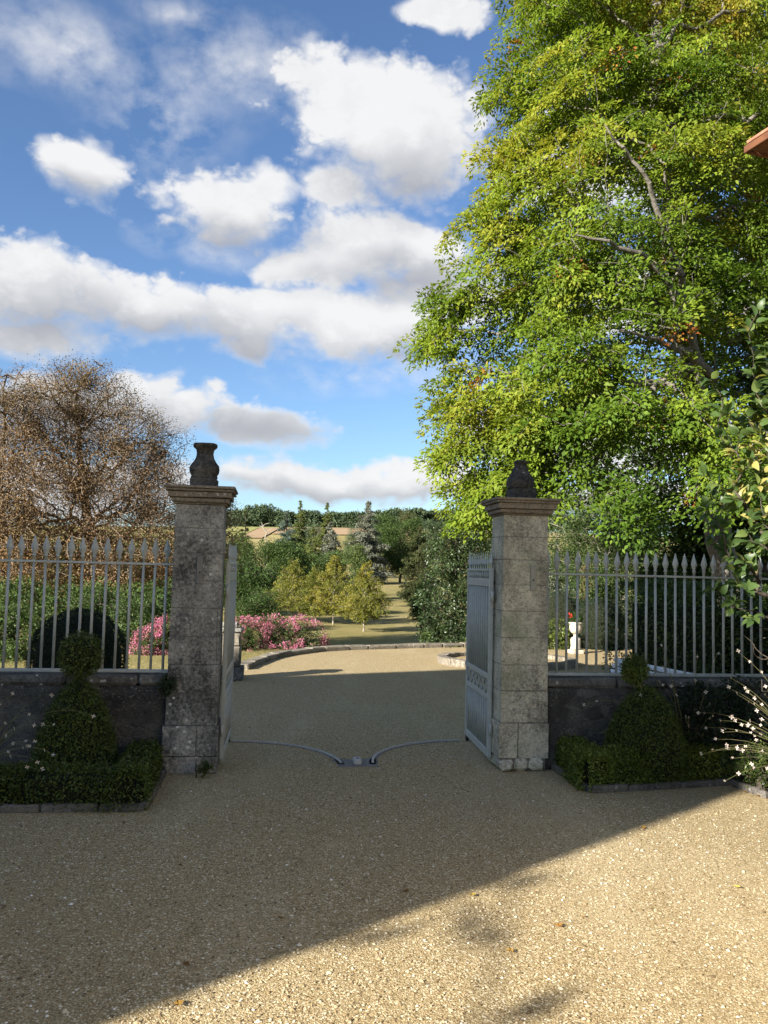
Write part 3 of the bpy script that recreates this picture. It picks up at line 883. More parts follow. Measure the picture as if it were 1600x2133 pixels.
def make_tree(name, label, cat, base, chain, lobes, npts, nleaf, spread, size, leaf, bark, R0, rt=.006, shell=.55, bf=.3, flat=.25, droop=.25, width=.5,
              group=None, tintf=None, tj=.16, keep=None, minr=0.0, curve=.05, tilt=.45, leafonly=None, kk=6, outw=None, coh=.55, limbs=None):
    base = np.array(base, float)
    pts = lobes_points(lobes, npts, shell, keep)
    nodes, par, plen = grow_tree(chain, pts, bf)
    w, kids, o = weights(par, plen)
    W = w.max(); ex = math.log(R0 / rt) / math.log(max(W, 2))
    rad = rt * np.maximum(w, 1) ** ex
    root = empty(name, tuple(base))
    tag(root, label, cat, group)
    v, f = tubes(nodes, par, rad, kk, minr, curve)
    cull = []
    if limbs:
        for lb_ in limbs:
            q = []
            for a_, b_ in zip(lb_, lb_[1:]):
                for u in np.linspace(0, 1, 4)[:3]: q.append(a_ + (b_ - a_) * u + rng.normal(0, .03, 3))
            q.append(lb_[-1]); q = np.array(q); cull.append(q)
            rr = np.linspace(.105, .016, len(q)); pp = np.arange(len(q)) - 1
            v2, f2 = tubes(q, pp, rr, kk, 0, .03)
            f = np.vstack([f, f2 + len(v)]); v = np.vstack([v, v2])
        cull = np.vstack(cull)
    tr = link('trunk', mesh_np('trunk', v - base, f, smooth=True), bark, root)
    nc = len(chain)
    tips = nodes[nc:]
    od = unit(tips - nodes[par[nc:]])
    if limbs:
        dmin = np.min(np.linalg.norm(tips[:, None] - cull[None], axis=2), axis=1)
        m = (dmin > .50) | (rng.random(len(tips)) < .40); tips, od = tips[m], od[m]
    if leafonly is not None:
        m = leafonly(tips); tips, od = tips[m], od[m]
    ti = tintf(tips) if tintf else .5 + .22 * lump(tips, 1.0) + rng.normal(0, .1, len(tips))
    face = None
    if outw is not None:
        c0 = np.asarray(chain)[:, :2].mean(0); h_ = np.concatenate([tips[:, :2] - c0, np.zeros((len(tips), 1))], 1)
        face = unit(h_) * outw
    v, f, t = sprays(tips, od, nleaf, spread, size, flat, droop, width, tilt, ti, tj, face=face, coh=coh)
    link('crown', mesh_np('crown', v - base, f, t), leaf, root)
    return root
def G(px, d):                       # a spot on the terrain below pixel column px at distance d
    p = at(px, 1187, d); z = float(terr(p.x, p.y))
    return np.array([p.x, p.y, z])
def A(px, py, d): return np.array(at(px, py, d))
def PXM(px, d): return px * d / FPX  # pixel length to metres at distance d

# ---- clipped shapes: a dark twig core under a coat of small leaves
def shell_leaves(P, N, size, tint, width=.55, lay=.6, jitter=.015):
    ax = unit(np.cross(N, rng.normal(size=N.shape)) * lay + N * .75 + rng.normal(0, .3, N.shape))
    nr = unit(N + rng.normal(0, .6, N.shape))
    pos = P + N * rng.normal(0, jitter, (len(P), 1))
    return leaf_geo(pos, ax, nr, size * rng.uniform(.65, 1.3, len(P)), width)
def lathe_surface(prof, n):
    """random points and normals on a surface of revolution; prof: (r,z)"""
    pr = np.array(prof, float); d = np.linalg.norm(np.diff(pr, axis=0), axis=1)
    rm = (pr[1:, 0] + pr[:-1, 0]) / 2
    w = d * rm; w /= w.sum()
    k = rng.choice(len(d), n, p=w); u = rng.random(n)
    r_ = pr[k, 0] + (pr[k + 1, 0] - pr[k, 0]) * u; z = pr[k, 1] + (pr[k + 1, 1] - pr[k, 1]) * u
    t = pr[k + 1] - pr[k]; t /= np.linalg.norm(t, axis=1)[:, None]
    a = rng.random(n) * 2 * np.pi
    P = np.stack([r_ * np.cos(a), r_ * np.sin(a), z], -1)
    N = np.stack([t[:, 1] * np.cos(a), t[:, 1] * np.sin(a), -t[:, 0]], -1)
    return P, N
def clipped(root, nm, prof, n, size, leaf, off=(0, 0, 0), bump=.02, tj=.2, core=.93):
    off = np.array(off, float)
    P, N = lathe_surface(prof, n)
    P = P * (1 + bump * lump(P, 5.0)[:, None])
    v, f = shell_leaves(P, N, size, None)
    t = np.clip(.5 + .25 * lump(P, 6.0, 2) + rng.normal(0, tj, n), 0, 1)
    o = link(nm, mesh_np(nm, v + off, f, t), leaf, root)
    MB().lathe([(max(r_ * core - .006, .004), z * (core + .03) + .004) for r_, z in prof], 20, tuple(off)).build('twig_core', M['twigcore'], root)
    return o
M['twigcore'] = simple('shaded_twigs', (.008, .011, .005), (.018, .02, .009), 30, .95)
def path_hedge(root, nm, pts, w, h, n, size, leaf, rnd=.05, bump=.02):
    """low hedge with rounded box section along a polyline"""
    pts = [np.array(p[:2], float) for p in pts]
    seg = np.array([np.linalg.norm(b - a) for a, b in zip(pts, pts[1:])])
    k = rng.choice(len(seg), n, p=seg / seg.sum()); u = rng.random(n)
    A0 = np.array(pts)[k]; B0 = np.array(pts)[k + 1]
    t = unit(B0 - A0); nn = np.stack([-t[:, 1], t[:, 0]], -1)
    c = A0 + (B0 - A0) * (u * (1 + .96 * w / seg[k]) - .48 * w / seg[k])[:, None]
    per = rng.random(n) * (2 * h + w)
    off = np.where(per < h, -w / 2, np.where(per < h + w, per - h - w / 2, w / 2))
    z = np.where(per < h, per, np.where(per < h + w, h, 2 * h + w - per))
    N = np.where((per < h)[:, None], np.concatenate([-nn, np.zeros((n, 1))], 1), np.where((per < h + w)[:, None], np.array([[0, 0, 1.]]), np.concatenate([nn, np.zeros((n, 1))], 1)))
    # round the shoulders
    e = np.clip((np.abs(off) - (w / 2 - rnd)) / rnd, 0, 1) * np.clip((z - (h - rnd)) / rnd, 0, 1)
    P = np.concatenate([c + nn * off[:, None], z[:, None]], 1)
    P[:, 2] -= e * rnd * .4
    P[:, :2] -= nn * (np.sign(off) * e * rnd * .4)[:, None]
    P += N * (bump * lump(P, 5.0)[:, None])
    v, f = shell_leaves(P, N, size, None)
    t_ = np.clip(.5 + .25 * lump(P, 6.0, 1) + rng.normal(0, .2, n), 0, 1)
    base = np.array(root.location)
    link(nm, mesh_np(nm, v - base, f, t_), leaf, root)
    mb = MB()
    for a, b in zip(pts, pts[1:]):
        d = b - a; cc = (a + b) / 2
        mb.box((cc[0] - base[0], cc[1] - base[1], h * .42), (max(np.linalg.norm(d) - .06, .05), w * .66, h * .80), math.atan2(d[1], d[0]))
    mb.build('twig_core', M['twigcore'], root)

# ================================================================== THE TWO BEDS IN THE COURT
def g2(px, py): p = gr(px, py); return (p.x, p.y)
# left bed
bl = [g2(345, 1603), g2(300, 1688), g2(0, 1692), (-4.2, 5.75)]
br = [g2(1146, 1598), g2(1232, 1652), g2(1520, 1634), g2(1600, 1664), (4.3, 6.1)]
def bed(poly, nm):
    mb = MB(); mb.prism(poly, -.02, .035); tag(mb.build(nm, M['soil']), kind='structure')
bed([bl[0], bl[1], bl[2], (-4.2, 5.75), (-6.0, 5.6), tuple(F(-6.0, .04)[:2]), tuple(F(PL[0] - .05, .04)[:2])], 'flower_bed_soil')
bed([br[0], br[1], br[2], br[3], (4.3, 6.1), (6.4, 6.2), tuple(F(6.4, .04)[:2]), tuple(F(PR[1] + .03, .04)[:2])], 'flower_bed_soil')
def edging(pts, label, seed):
    random.seed(seed)
    root = empty('bed_edging', (pts[1][0], pts[1][1], 0)); bx, by = pts[1]
    tag(root, label, 'edging', 'stone edgings of the beds')
    for a, b in zip(pts, pts[1:]):
        a = Vector((*a, 0)); b = Vector((*b, 0)); d = b - a; L_ = d.length; x = 0
        while x < L_ - .02:
            w_ = min(random.uniform(.22, .42), L_ - x)
            c = a + d * ((x + w_ / 2) / L_)
            MB().box((c.x - bx, c.y - by, .022 + random.uniform(-.006, .006)), (w_ - .006, .055, .062), math.atan2(d.y, d.x) + random.uniform(-.02, .02), .012, .005).build('edging_stone', M['edge'], root)
            x += w_
M['edge'] = m_stone('mossy_edging', (.17, .155, .13), (.10, .092, .08), (.035, .033, .03), .03, .4)
edging(bl, 'dark stone edging round the left bed', 4)
edging(br, 'dark stone edging round the right bed', 6)

def inset(pts, d):
    """shift a polyline to its inner side by d (towards the wall)"""
    out = []
    for i, p in enumerate(pts):
        a = Vector(pts[max(i - 1, 0)]); b = Vector(pts[min(i + 1, len(pts) - 1)])
        t = (b - a).normalized(); n_ = Vector((-t.y, t.x))
        out.append(tuple(Vector(p) + n_ * d))
    return out
bhl = empty('box_hedge', (*bl[1], 0)); tag(bhl, 'low clipped box hedge edging the shaded left bed', 'box hedge', 'low box hedges')
hl = inset(bl[:3] + [(-4.6, 5.72)], -.165)
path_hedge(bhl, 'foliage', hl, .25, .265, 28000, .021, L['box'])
bhr = empty('box_hedge', (*br[1], 0)); tag(bhr, 'low clipped box hedge edging the right bed below the topiary', 'box hedge', 'low box hedges')
hr = inset(br[:3], .165)
path_hedge(bhr, 'foliage', hr, .25, .29, 26000, .021, L['boxlit'])

def topiary(px, d, r, hcone, rb, zb, label, n, lean=0.0):
    b = G(px, d); b[2] = 0.03
    root = empty('topiary', tuple(b)); tag(root, label, 'topiary', 'cone topiaries with a ball on top')
    prof = [(r * .80, 0), (r, .10), (r * 1.0, .22), (r * .86, hcone * .5), (r * .62, hcone * .72), (r * .34, hcone * .9), (r * .12, hcone * .985), (.004, hcone)]
    clipped(root, 'cone', prof, n, .019, L['box'], bump=.03)
    bp = [(rb * math.sin(a), -rb * 1.12 * math.cos(a)) for a in np.linspace(.02, math.pi - .02, 9)]
    clipped(root, 'ball', bp, n // 4, .019, L['box'], off=(lean, 0, zb), bump=.06, core=.86)
    MB().tube([(0, 0, hcone * .5), (lean * .4, 0, hcone), (lean, 0, zb)], [.012, .010, .008], 6).build('stem', M['twig_green'], root)
    return root
topiary(176, 6.62, .295, .80, .148, .985, 'box cone topiary with a large round ball on top, against the left wall', 16000)
topiary(1346, 7.28, .335, .76, .092, .905, 'box cone topiary with a small egg-shaped ball on top, against the right wall', 17000, -.10)

# a looser dark shrub between the right topiary and the leafy shrub
def shrub(name, label, cat, px, d, lobes_px, npts, nleaf, spread, size, leaf, group=None, tintf=None, R0=.03, zb=None, bark='bark_dark', droop=.15, flat=.4, tj=.16, shell=.3, width=.5, keep=None, tilt=.8):
    b = G(px, d)
    if zb is not None: b[2] = zb
    lob = [(A(x, y, dd), np.array([PXM(rx, dd), PXM(rx, dd) * ry_d, PXM(ry, dd)])) for (x, y, rx, ry, dd, ry_d) in lobes_px]
    top = max(c[2] for c, _ in lob)
    ch = [b + np.array([0, 0, z]) for z in np.linspace(0, max(.15, (top - b[2]) * .5), 4)]
    return make_tree(name, label, cat, b, ch, lob, npts, nleaf, spread, size, leaf, M[bark], R0, .003, shell, .35, flat, droop, width, group, tintf, tj, keep, tilt=tilt)
shrub('dark_shrub', 'loose dark shrub between the right topiary and the tall leafy shrub', 'shrub', 1480, 7.45, [(1470, 1500, 80, 75, 7.4, .8), (1540, 1480, 60, 70, 7.4, .8)], 200, 26, .07, .035, L['boxdark'], zb=.03)
shrub('box_bush', 'sunlit low green bush at the right end of the box hedge', 'bush', 1580, 6.95, [(1585, 1590, 55, 42, 6.95, 1.0), (1640, 1570, 50, 50, 6.95, 1.0)], 240, 30, .04, .02, L['hedge'], zb=.03, tintf=lambda p: np.full(len(p), .6))
shrub('wall_weed', 'small dark weed at the foot of the left pillar', 'weed', 425, 6.98, [(427, 1600, 14, 16, 6.98, 1.0)], 30, 20, .025, .016, L['box'], zb=0.0, R0=.006)
shrub('wall_fern', 'small green fern growing from the wall beside the left pillar', 'fern', 350, 7.15, [(350, 1425, 18, 24, 7.08, .8)], 30, 22, .03, .02, L['hedge'], zb=.62, R0=.006, tintf=lambda p: np.full(len(p), .2))

# ---- gaura: thin arching stems with small four-petalled flowers
def flower_mesh():
    mb = MB(); bm = mb.bm
    for k in range(4):
        a = k * math.pi / 2 + random.uniform(-.2, .2); c, s = math.cos(a), math.sin(a)
        o = bm.verts.new((0, 0, 0)); x = bm.verts.new((.011 * c - .006 * s, .011 * s + .006 * c, .005)); y = bm.verts.new((.019 * c, .019 * s, .006)); z = bm.verts.new((.011 * c + .006 * s, .011 * s - .006 * c, .005))
        bm.faces.new((o, x, y, z))
    return mb.mesh('flower')
FLOWERS = [flower_mesh() for _ in range(3)]
for f_ in FLOWERS: f_.materials.append(L['white'])
def gaura(label, base, ends, seed, foliage_n=0, nflow=3):
    random.seed(seed)
    b = Vector(base); root = empty('gaura_plant', b)
    tag(root, label, 'flowering plant', 'white-flowered gaura plants')
    mb = MB()
    for (e, arch) in ends:
        e = Vector(e); s = b + Vector((random.uniform(-.08, .08), random.uniform(-.06, .06), .02))
        mid = s.lerp(e, .45) + Vector((0, 0, arch))
        pts = []
        for k in range(9):
            t = k / 8
            pts.append(((1 - t) ** 2) * s + 2 * t * (1 - t) * mid + t * t * e - b)
        mb.tube(pts, [.0032 * (1 - .6 * k / 8) for k in range(9)], 4)
        for q in range(random.randint(1, nflow)):
            t = 1.0 if q == 0 else random.uniform(.72, .98)
            k = int(t * 8); p = Vector(pts[min(k, 8)]) + Vector((random.uniform(-.012, .012), random.uniform(-.012, .012), random.uniform(-.01, .01)))
            fl = link('flower', random.choice(FLOWERS), None, root); fl.location = p
            fl.rotation_euler = (random.uniform(.6, 2.0), random.uniform(-.5, .5), random.uniform(-1.2, 1.2)); fl.scale = [random.uniform(.65, 1.1)] * 3
    mb.build('stems', M['twig_green'], root)
    if foliage_n:
        P = np.array(b) + np.stack([rng.normal(0, .16, foliage_n), rng.normal(0, .12, foliage_n), np.abs(rng.normal(.12, .13, foliage_n))], -1)
        ax = unit(P - np.array(b) + np.array([[0, 0, .2]]) + rng.normal(0, .1, P.shape))
        v, f = leaf_geo(P, ax, rng.normal(size=P.shape), .045 * rng.uniform(.5, 1.2, foliage_n), .22)
        link('foliage', mesh_np('foliage', v - np.array(b), f, np.clip(rng.normal(.6, .2, foliage_n), 0, 1)), L['hedge'], root)
E_ = lambda px, py, d: tuple(at(px, py, d))
gaura('sprawling gaura in full sun at the right edge, flowers arching over the hedge', (3.66, 6.95, .03),
      [(E_(x, y, d), a) for (x, y, d, a) in ((1456, 1484, 6.8, .35), (1472, 1515, 6.8, .28), (1497, 1500, 6.8, .3), (1505, 1525, 6.7, .3), (1492, 1540, 6.7, .25), (1462, 1570, 6.6, .3), (1485, 1563, 6.65, .3), (1515, 1553, 6.7, .25), (1512, 1560, 6.7, .2), (1508, 1628, 6.5, .3),
        (1516, 1432, 6.9, .25), (1533, 1445, 6.9, .2), (1550, 1435, 6.9, .2), (1555, 1438, 6.9, .2), (1570, 1463, 6.8, .15), (1585, 1470, 6.8, .12), (1592, 1445, 6.8, .12), (1578, 1482, 6.7, .12), (1560, 1500, 6.7, .15), (1545, 1510, 6.7, .18), (1565, 1520, 6.7, .12), (1575, 1540, 6.6, .1), (1548, 1565, 6.6, .15), (1525, 1580, 6.6, .2), (1566, 1590, 6.5, .12), (1590, 1500, 6.7, .1), (1595, 1430, 6.8, .1), (1537, 1358, 6.95, .35), (1522, 1412, 6.9, .3),
        (1590, 1640, 6.4, .1), (1598, 1600, 6.4, .1))], 11, 700, 4)
gaura('gaura in shade before the right wall, few white flowers among the topiary', (2.75, 7.45, .03),
      [(E_(x, y, d), a) for (x, y, d, a) in ((1435, 1493, 7.0, .25), (1425, 1494, 7.0, .25), (1372, 1421, 7.3, .35), (1345, 1427, 7.3, .35), (1383, 1388, 7.3, .4), (1400, 1430, 7.2, .3), (1337, 1449, 7.2, .3), (1213, 1467, 7.3, .5), (1282, 1312, 7.4, .6), (1376, 1345, 7.35, .5), (1452, 1368, 7.3, .4), (1470, 1440, 7.2, .2), (1484, 1490, 7.1, .2), (1495, 1360, 7.3, .3), (1478, 1465, 7.2, .2))], 12, 300, 2)
gaura('gaura in deep shade at the left edge with scattered white flowers', (-3.05, 6.35, .03),
      [(E_(x, y, d), a) for (x, y, d, a) in ((60, 1490, 6.3, .3), (66, 1508, 6.2, .25), (110, 1512, 6.2, .3), (195, 1492, 6.2, .5), (13, 1507, 6.2, .2), (13, 1535, 6.1, .2), (57, 1553, 6.1, .25), (75, 1545, 6.1, .25), (95, 1562, 6.0, .25), (113, 1570, 6.0, .3), (80, 1585, 6.0, .25), (26, 1572, 6.0, .2), (84, 1605, 5.95, .2), (28, 1447, 6.4, .3), (112, 1445, 6.4, .4), (8, 1428, 6.4, .3), (30, 1520, 6.2, .2))], 13, 350, 2)

# ---- tall shrub with broad leaves at the right edge; the largest leaves are parts
def broad_leaf():
    mb = MB(); bm = mb.bm
    out = [(0, 0), (.20, .12), (.30, .30), (.27, .52), (.15, .78), (0, 1.0)]
    mid = [bm.verts.new((0, y, -.03 + .10 * math.sin(y * 3) - .10 * y * y)) for (_, y) in out]
    for sg in (1, -1):
        sd = [mid[0]] + [bm.verts.new((sg * x, y, .05 + .08 * math.sin(y * 3) - .10 * y * y)) for (x, y) in out[1:-1]] + [mid[-1]]
        for k in range(5):
            vs = [mid[k], mid[k + 1], sd[k + 1], sd[k]]
            vs = list(dict.fromkeys(vs))
            bm.faces.new(vs if sg > 0 else vs[::-1])
    for f in bm.faces: f.smooth = True
    return mb.bm
def leafvar(t):
    bm = broad_leaf(); me = bpy.data.meshes.new('leaf'); bm.to_mesh(me); bm.free()
    a = me.attributes.new('tint', 'FLOAT', 'FACE'); a.data.foreach_set('value', np.full(len(me.polygons), t, np.float32))
    me.materials.append(L['lilac']); return me
LEAFV = [leafvar(t) for t in (.05, .2, .35, .5, .65, .8, 1.0)]
def tall_shrub():
    base = Vector((3.46, 7.16, 0.03)); root = empty('leafy_shrub', base)
    tag(root, 'tall shrub with broad pale green leaves growing over the right railing', 'shrub')
    tips = [(1480, 790, 6.9), (1500, 820, 6.9), (1520, 860, 6.9), (1540, 905, 6.85), (1565, 960, 6.8), (1580, 1010, 6.75), (1465, 990, 7.0), (1495, 1010, 7.0), (1530, 1040, 6.9), (1560, 1080, 6.9),
            (1470, 1060, 7.1), (1500, 1100, 7.0), (1540, 1120, 6.95), (1580, 1140, 6.9), (1520, 1160, 6.95), (1485, 1225, 6.9), (1530, 1255, 6.85),
            (1560, 690, 6.8), (1590, 640, 6.8), (1570, 740, 6.8), (1600, 780, 6.8), (1590, 850, 6.8), (1600, 920, 6.75), (1620, 700, 6.8), (1640, 850, 6.8), (1630, 1000, 6.8), (1640, 1150, 6.8), (1620, 560, 6.9), (1680, 700, 7.0), (1690, 900, 7.0), (1700, 1100, 7.0), (1560, 870, 7.0), (1580, 905, 6.9), (1545, 985, 6.9), (1515, 930, 6.95), (1550, 1170, 6.8), (1590, 1090, 6.8), (1610, 1060, 6.7), ]
    T = np.array([at(*t) for t in tips])
    mids = []
    b0 = np.array(base)
    for t in T:
        for f in (.45, .7, .88):
            q = b0 + (t - b0) * f; q[2] += .12 * math.sin(f * 3); q[0] += .10 * (1 - f); mids.append(q + rng.normal(0, .03, 3))
    pts = np.vstack([T, np.array(mids)])
    ch = [b0 + np.array([0.03 * math.sin(z * 3), 0, z]) for z in np.linspace(0, 1.5, 7)]
    nodes, par, plen = grow_tree(ch, pts, .5)
    w_, kids, o = weights(par, plen)
    rad = .0035 * np.maximum(w_, 1) ** (math.log(.075 / .0035) / math.log(w_.max()))
    v, f = tubes(nodes, par, rad, 7, 0, .06)
    link('stem', mesh_np('stem', v - b0, f, smooth=True), M['bark_dark'], root)
    rest = []
    cand = []
    nc = len(ch)
    for i in range(nc, len(nodes)):
        a, b = nodes[par[i]], nodes[i]; ln = np.linalg.norm(b - a)
        if w_[i] > 14 or (b[2] < 1.9 and not (b[0] < 3.1 and b[2] > 1.3)): continue
        m = max(3, int(ln / .035))
        for k in range(m):
            f_ = (k + rng.random()) / m
            cand.append((a + (b - a) * f_, unit((b - a)[None])[0]))
        for k in range(4): cand.append((b, unit((b - a)[None])[0]))
    cand.sort(key=lambda c: c[0][1])
    for q, (p, d) in enumerate(cand):
        side = unit(np.cross(d, rng.normal(size=3))[None])[0]
        ax = unit((side * .8 + d * .55 + np.array([0, -.10, -.22]) + rng.normal(0, .25, 3))[None])[0]
        up = unit((np.array([0, -.35, 1.0]) + rng.normal(0, .45, 3))[None])[0]
        x = np.cross(ax, up); x /= np.linalg.norm(x); z = np.cross(x, ax)
        s = rng.uniform(.075, .125)
        pt = p + side * .012
        Mx = Matrix(((x[0] * s, ax[0] * s, z[0] * s, pt[0] - b0[0]), (x[1] * s, ax[1] * s, z[1] * s, pt[1] - b0[1]), (x[2] * s, ax[2] * s, z[2] * s, pt[2] - b0[2]), (0, 0, 0, 1)))
        hgt = pt[2]
        tt = int(np.clip(rng.normal(2.6, 1.6), 0, 6))
        if 2.2 < hgt < 3.0 and pt[0] > 2.9 and rng.random() < .35: tt = 6
        if q < 280:
            o = link('leaf', LEAFV[tt], None, root); o.matrix_local = Mx
        else:
            rest.append((Mx, tt))
    src = LEAFV[0]; n0 = len(src.vertices)
    co = np.zeros(n0 * 3, np.float32); src.vertices.foreach_get('co', co); co = co.reshape(-1, 3)
    faces = [list(p.vertices) for p in src.polygons]
    V, F3, F4, T3, T4 = [], [], [], [], []
    for k, (Mx, tt) in enumerate(rest):
        m3 = np.array(Mx)[:3, :3]; V.append(co @ m3.T + np.array(Mx)[:3, 3])
        for f_ in faces:
            (F3 if len(f_) == 3 else F4).append([a + k * n0 for a in f_]); (T3 if len(f_) == 3 else T4).append((.05, .2, .35, .5, .65, .8, 1.0)[tt])
    if rest:
        o = link('leaves', mesh_np('leaves', np.vstack(V), [np.array(F3), np.array(F4)], np.array(T3 + T4), True), L['lilac'], root)
        o['kind'] = 'stuff'
tall_shrub()

# ================================================================== TERRACE BEHIND THE GATE
def stone_run(name, label, cat, pts, w, h, z0, mat, lmin, lmax, seed, root_at=0):
    random.seed(seed)
    pts = [Vector((p[0], p[1], 0)) for p in pts]
    root = empty(name, (pts[root_at].x, pts[root_at].y, z0)); b = Vector(root.location)
    tag(root, label, cat)
    # resample along the run
    cum = [0]
    for a, c in zip(pts, pts[1:]): cum.append(cum[-1] + (c - a).length)
    def pos(s):
        for i in range(len(pts) - 1):
            if s <= cum[i + 1] or i == len(pts) - 2:
                return pts[i].lerp(pts[i + 1], (s - cum[i]) / max(cum[i + 1] - cum[i], 1e-6))
    s = 0
    while s < cum[-1] - .05:
        l_ = min(random.uniform(lmin, lmax), cum[-1] - s)
        a, c = pos(s), pos(s + l_); d = c - a; m = (a + c) / 2
        MB().box((m.x - b.x, m.y - b.y, h / 2), (d.length - .010, w + random.uniform(-.015, .015), h + random.uniform(-.015, .012)), math.atan2(d.y, d.x), .022, .010).build('kerb_stone', mat, root)
        s += l_
    return root
M['kerb_t'] = m_stone('terrace_kerb_stone', (.30, .265, .20), (.19, .165, .125), (.055, .05, .042), .07, .6)
kp = [k + Vector((-.07, .07, 0)) for k in KERB[1:]]
stone_run('terrace_kerb', 'low curved stone kerb round the far end of the gravel terrace', 'kerb', [(k.x, k.y) for k in kp], .26, .17, -.08, M['kerb_t'], .45, .8, 21)
# the retaining face below the kerb, so the drop to the lawn is built
bmw = bmesh.new()
lo = [bmw.verts.new((k.x - .02, k.y + .02, -1.9)) for k in kp]; hi = [bmw.verts.new((k.x - .02, k.y + .02, -.05)) for k in kp]
for i in range(len(kp) - 1): bmw.faces.new((lo[i], lo[i + 1], hi[i + 1], hi[i]))
me = bpy.data.meshes.new('retaining_wall'); bmw.to_mesh(me); bmw.free()
tag(link('retaining_wall', me, M['kerb_t']), kind='structure')
# pier at the near end of the kerb
pr = empty('stone_pier', (-2.36, 13.05, 0)); tag(pr, 'stepped dark stone pier at the near end of the curved kerb', 'pier')
for nm, z, s, h in (('pier_base', .10, .46, .20), ('pier_block', .36, .36, .31), ('pier_block', .625, .33, .21), ('pier_cap', .765, .40, .06), ('pier_top', .84, .25, .08)):
    MB().box((0, 0, z), (s, s, h), .1, .015, .006).build(nm, M['stone_l'] if nm != 'pier_block' else M['kerb_t'], pr)
# round basin
ring_c = Vector((2.44, 16.15, 0))
rb_root = empty('round_basin', ring_c); tag(rb_root, 'round stone-kerbed basin on the gravel terrace, half hidden by the gate', 'basin')
nst = 22
for k in range(nst):
    a0 = 2 * math.pi * k / nst; a1 = 2 * math.pi * (k + 1) / nst - .012
    mb = MB(); bm = mb.bm; rr = (1.16, 1.34)
    vs = []
    for z in (-.04, .13):
        for (r_, a) in ((rr[0], a0), (rr[1], a0), (rr[1], (a0 + a1) / 2), (rr[1], a1), (rr[0], a1), (rr[0], (a0 + a1) / 2)):
            vs.append(bm.verts.new((r_ * math.cos(a) * 1.0, r_ * math.sin(a) * .80, z + (random.uniform(-.008, .008) if z > 0 else 0))))
    for j in range(6): bm.faces.new((vs[j], vs[(j + 1) % 6], vs[6 + (j + 1) % 6], vs[6 + j]))
    bm.faces.new(vs[6:]); bm.faces.new(vs[:6][::-1])
    mb.build('kerb_stone', M['kerb_t'], rb_root)
mb = MB(); mb.lathe([(1.17, -.03), (1.17, .055)], 32); bd = mb.build('gravel_fill', M['pale_gravel'] if 'pale_gravel' in M else M['gravel'], rb_root); bd.scale = (1, .80, 1)
# urn on a pedestal with a red geranium
ub = at(1199, 1354, 18.6); ur = empty('garden_urn', (ub.x, ub.y, 0)); tag(ur, 'pale stone urn on a pedestal with a red flower, before the dark hedge', 'urn')
MB().box((0, 0, .04), (.28, .28, .09), .2, .012, .003).build('pedestal_base', M['stone_pale'], ur)
MB().lathe([(.11, .085), (.12, .12), (.105, .16), (.115, .28), (.105, .34), (.06, .365), (.045, .40), (.05, .43)], 16, jit=.01).build('pedestal', M['stone_pale'], ur)
MB().lathe([(.05, .43), (.10, .46), (.135, .52), (.14, .60), (.13, .65), (.155, .665), (.155, .69), (.12, .692)], 16, jit=.008).build('urn_bowl', M['stone_pale'], ur)
P, N = lathe_surface([(.02, 0), (.10, .02), (.12, .08), (.07, .16), (.005, .19)], 260)
v, f = shell_leaves(P + np.array([0, 0, .68]), N, .05, None, .9); link('foliage', mesh_np('foliage', v, f, np.full(260, .4)), L['hedge'], ur)
for (x, y, z) in ((-.12, -.03, .83),):
    P, N = lathe_surface([(.004, -.03), (.03, 0), (.004, .03)], 40)
    v, f = shell_leaves(P + np.array([x, y, z]), N, .022, None, .9); link('flower', mesh_np('flower', v, f), M['red_petal'], ur)
# white slatted bench behind the right wall, only its back shows above the coping
bp = Vector((2.66, 9.45, 0)); bdir = math.atan2(-.96, .28)
lb = empty('garden_bench', bp, bdir); tag(lb, 'white slatted garden bench behind the right wall, half hidden by the topiary ball', 'bench')
for k in range(6):
    MB().box((.70, -.015 - .022 * k, .80 - .062 * k), (1.40, .020, .046), bev=.003, mat=Matrix.Rotation(R(18), 4, 'X')).build('back_slat', M['white_wood'], lb)
for k in range(5): MB().box((.70, -.20 - .085 * k, .40), (1.40, .065, .022), bev=.003).build('seat_slat', M['white_wood'], lb)
for x in (.04, 1.36):
    MB().box((x, .012, .40), (.045, .04, .80), bev=.003).build('leg', M['white_wood'], lb)
    MB().box((x, -.55, .195), (.045, .045, .38), bev=.003).build('leg', M['white_wood'], lb)
    MB().box((x, -.28, .56), (.045, .56, .03), bev=.003).build('armrest', M['white_wood'], lb)
# low rubble wall behind it
stone_run('rubble_wall', 'low grey rubble wall along the foot of the right hedge', 'rubble wall', [(3.85, 13.2), (4.15, 11.6), (4.5, 10.0), (4.9, 8.9)], .30, .46, 0, M['stone_l'], .16, .34, 31)

# ---- clipped domes and hedges in the garden
def dome(px, d, r, h, label, n, leaf='boxdark'):
    b = G(px, d); b[2] = -.02
    root = empty('clipped_dome', tuple(b)); tag(root, label, 'topiary', 'clipped yew domes')
    prof = [(r * .93, 0), (r, h * .25), (r * .99, h * .5), (r * .88, h * .72), (r * .65, h * .88), (r * .35, h * .97), (.01, h)]
    clipped(root, 'foliage', prof, n, .028, L[leaf], bump=.015)
dome(172, 11.2, .615, 1.12, 'large dark clipped dome behind the left railing', 15000)
dome(1247, 20.2, .64, 1.17, 'dark clipped dome beside the urn, behind the right railing', 12000)
dome(1168, 20.6, .52, 1.34, 'small dark clipped dome behind the right railing next to the pillar', 7000)
def hedge(name, label, pts, w, h, n, size, leaf, z0=0.0, bump=.05):
    root = empty(name, (pts[0][0], pts[0][1], z0)); tag(root, label, 'hedge')
    path_hedge(root, 'foliage', pts, w, h, n, size, leaf, .15, bump)
    return root
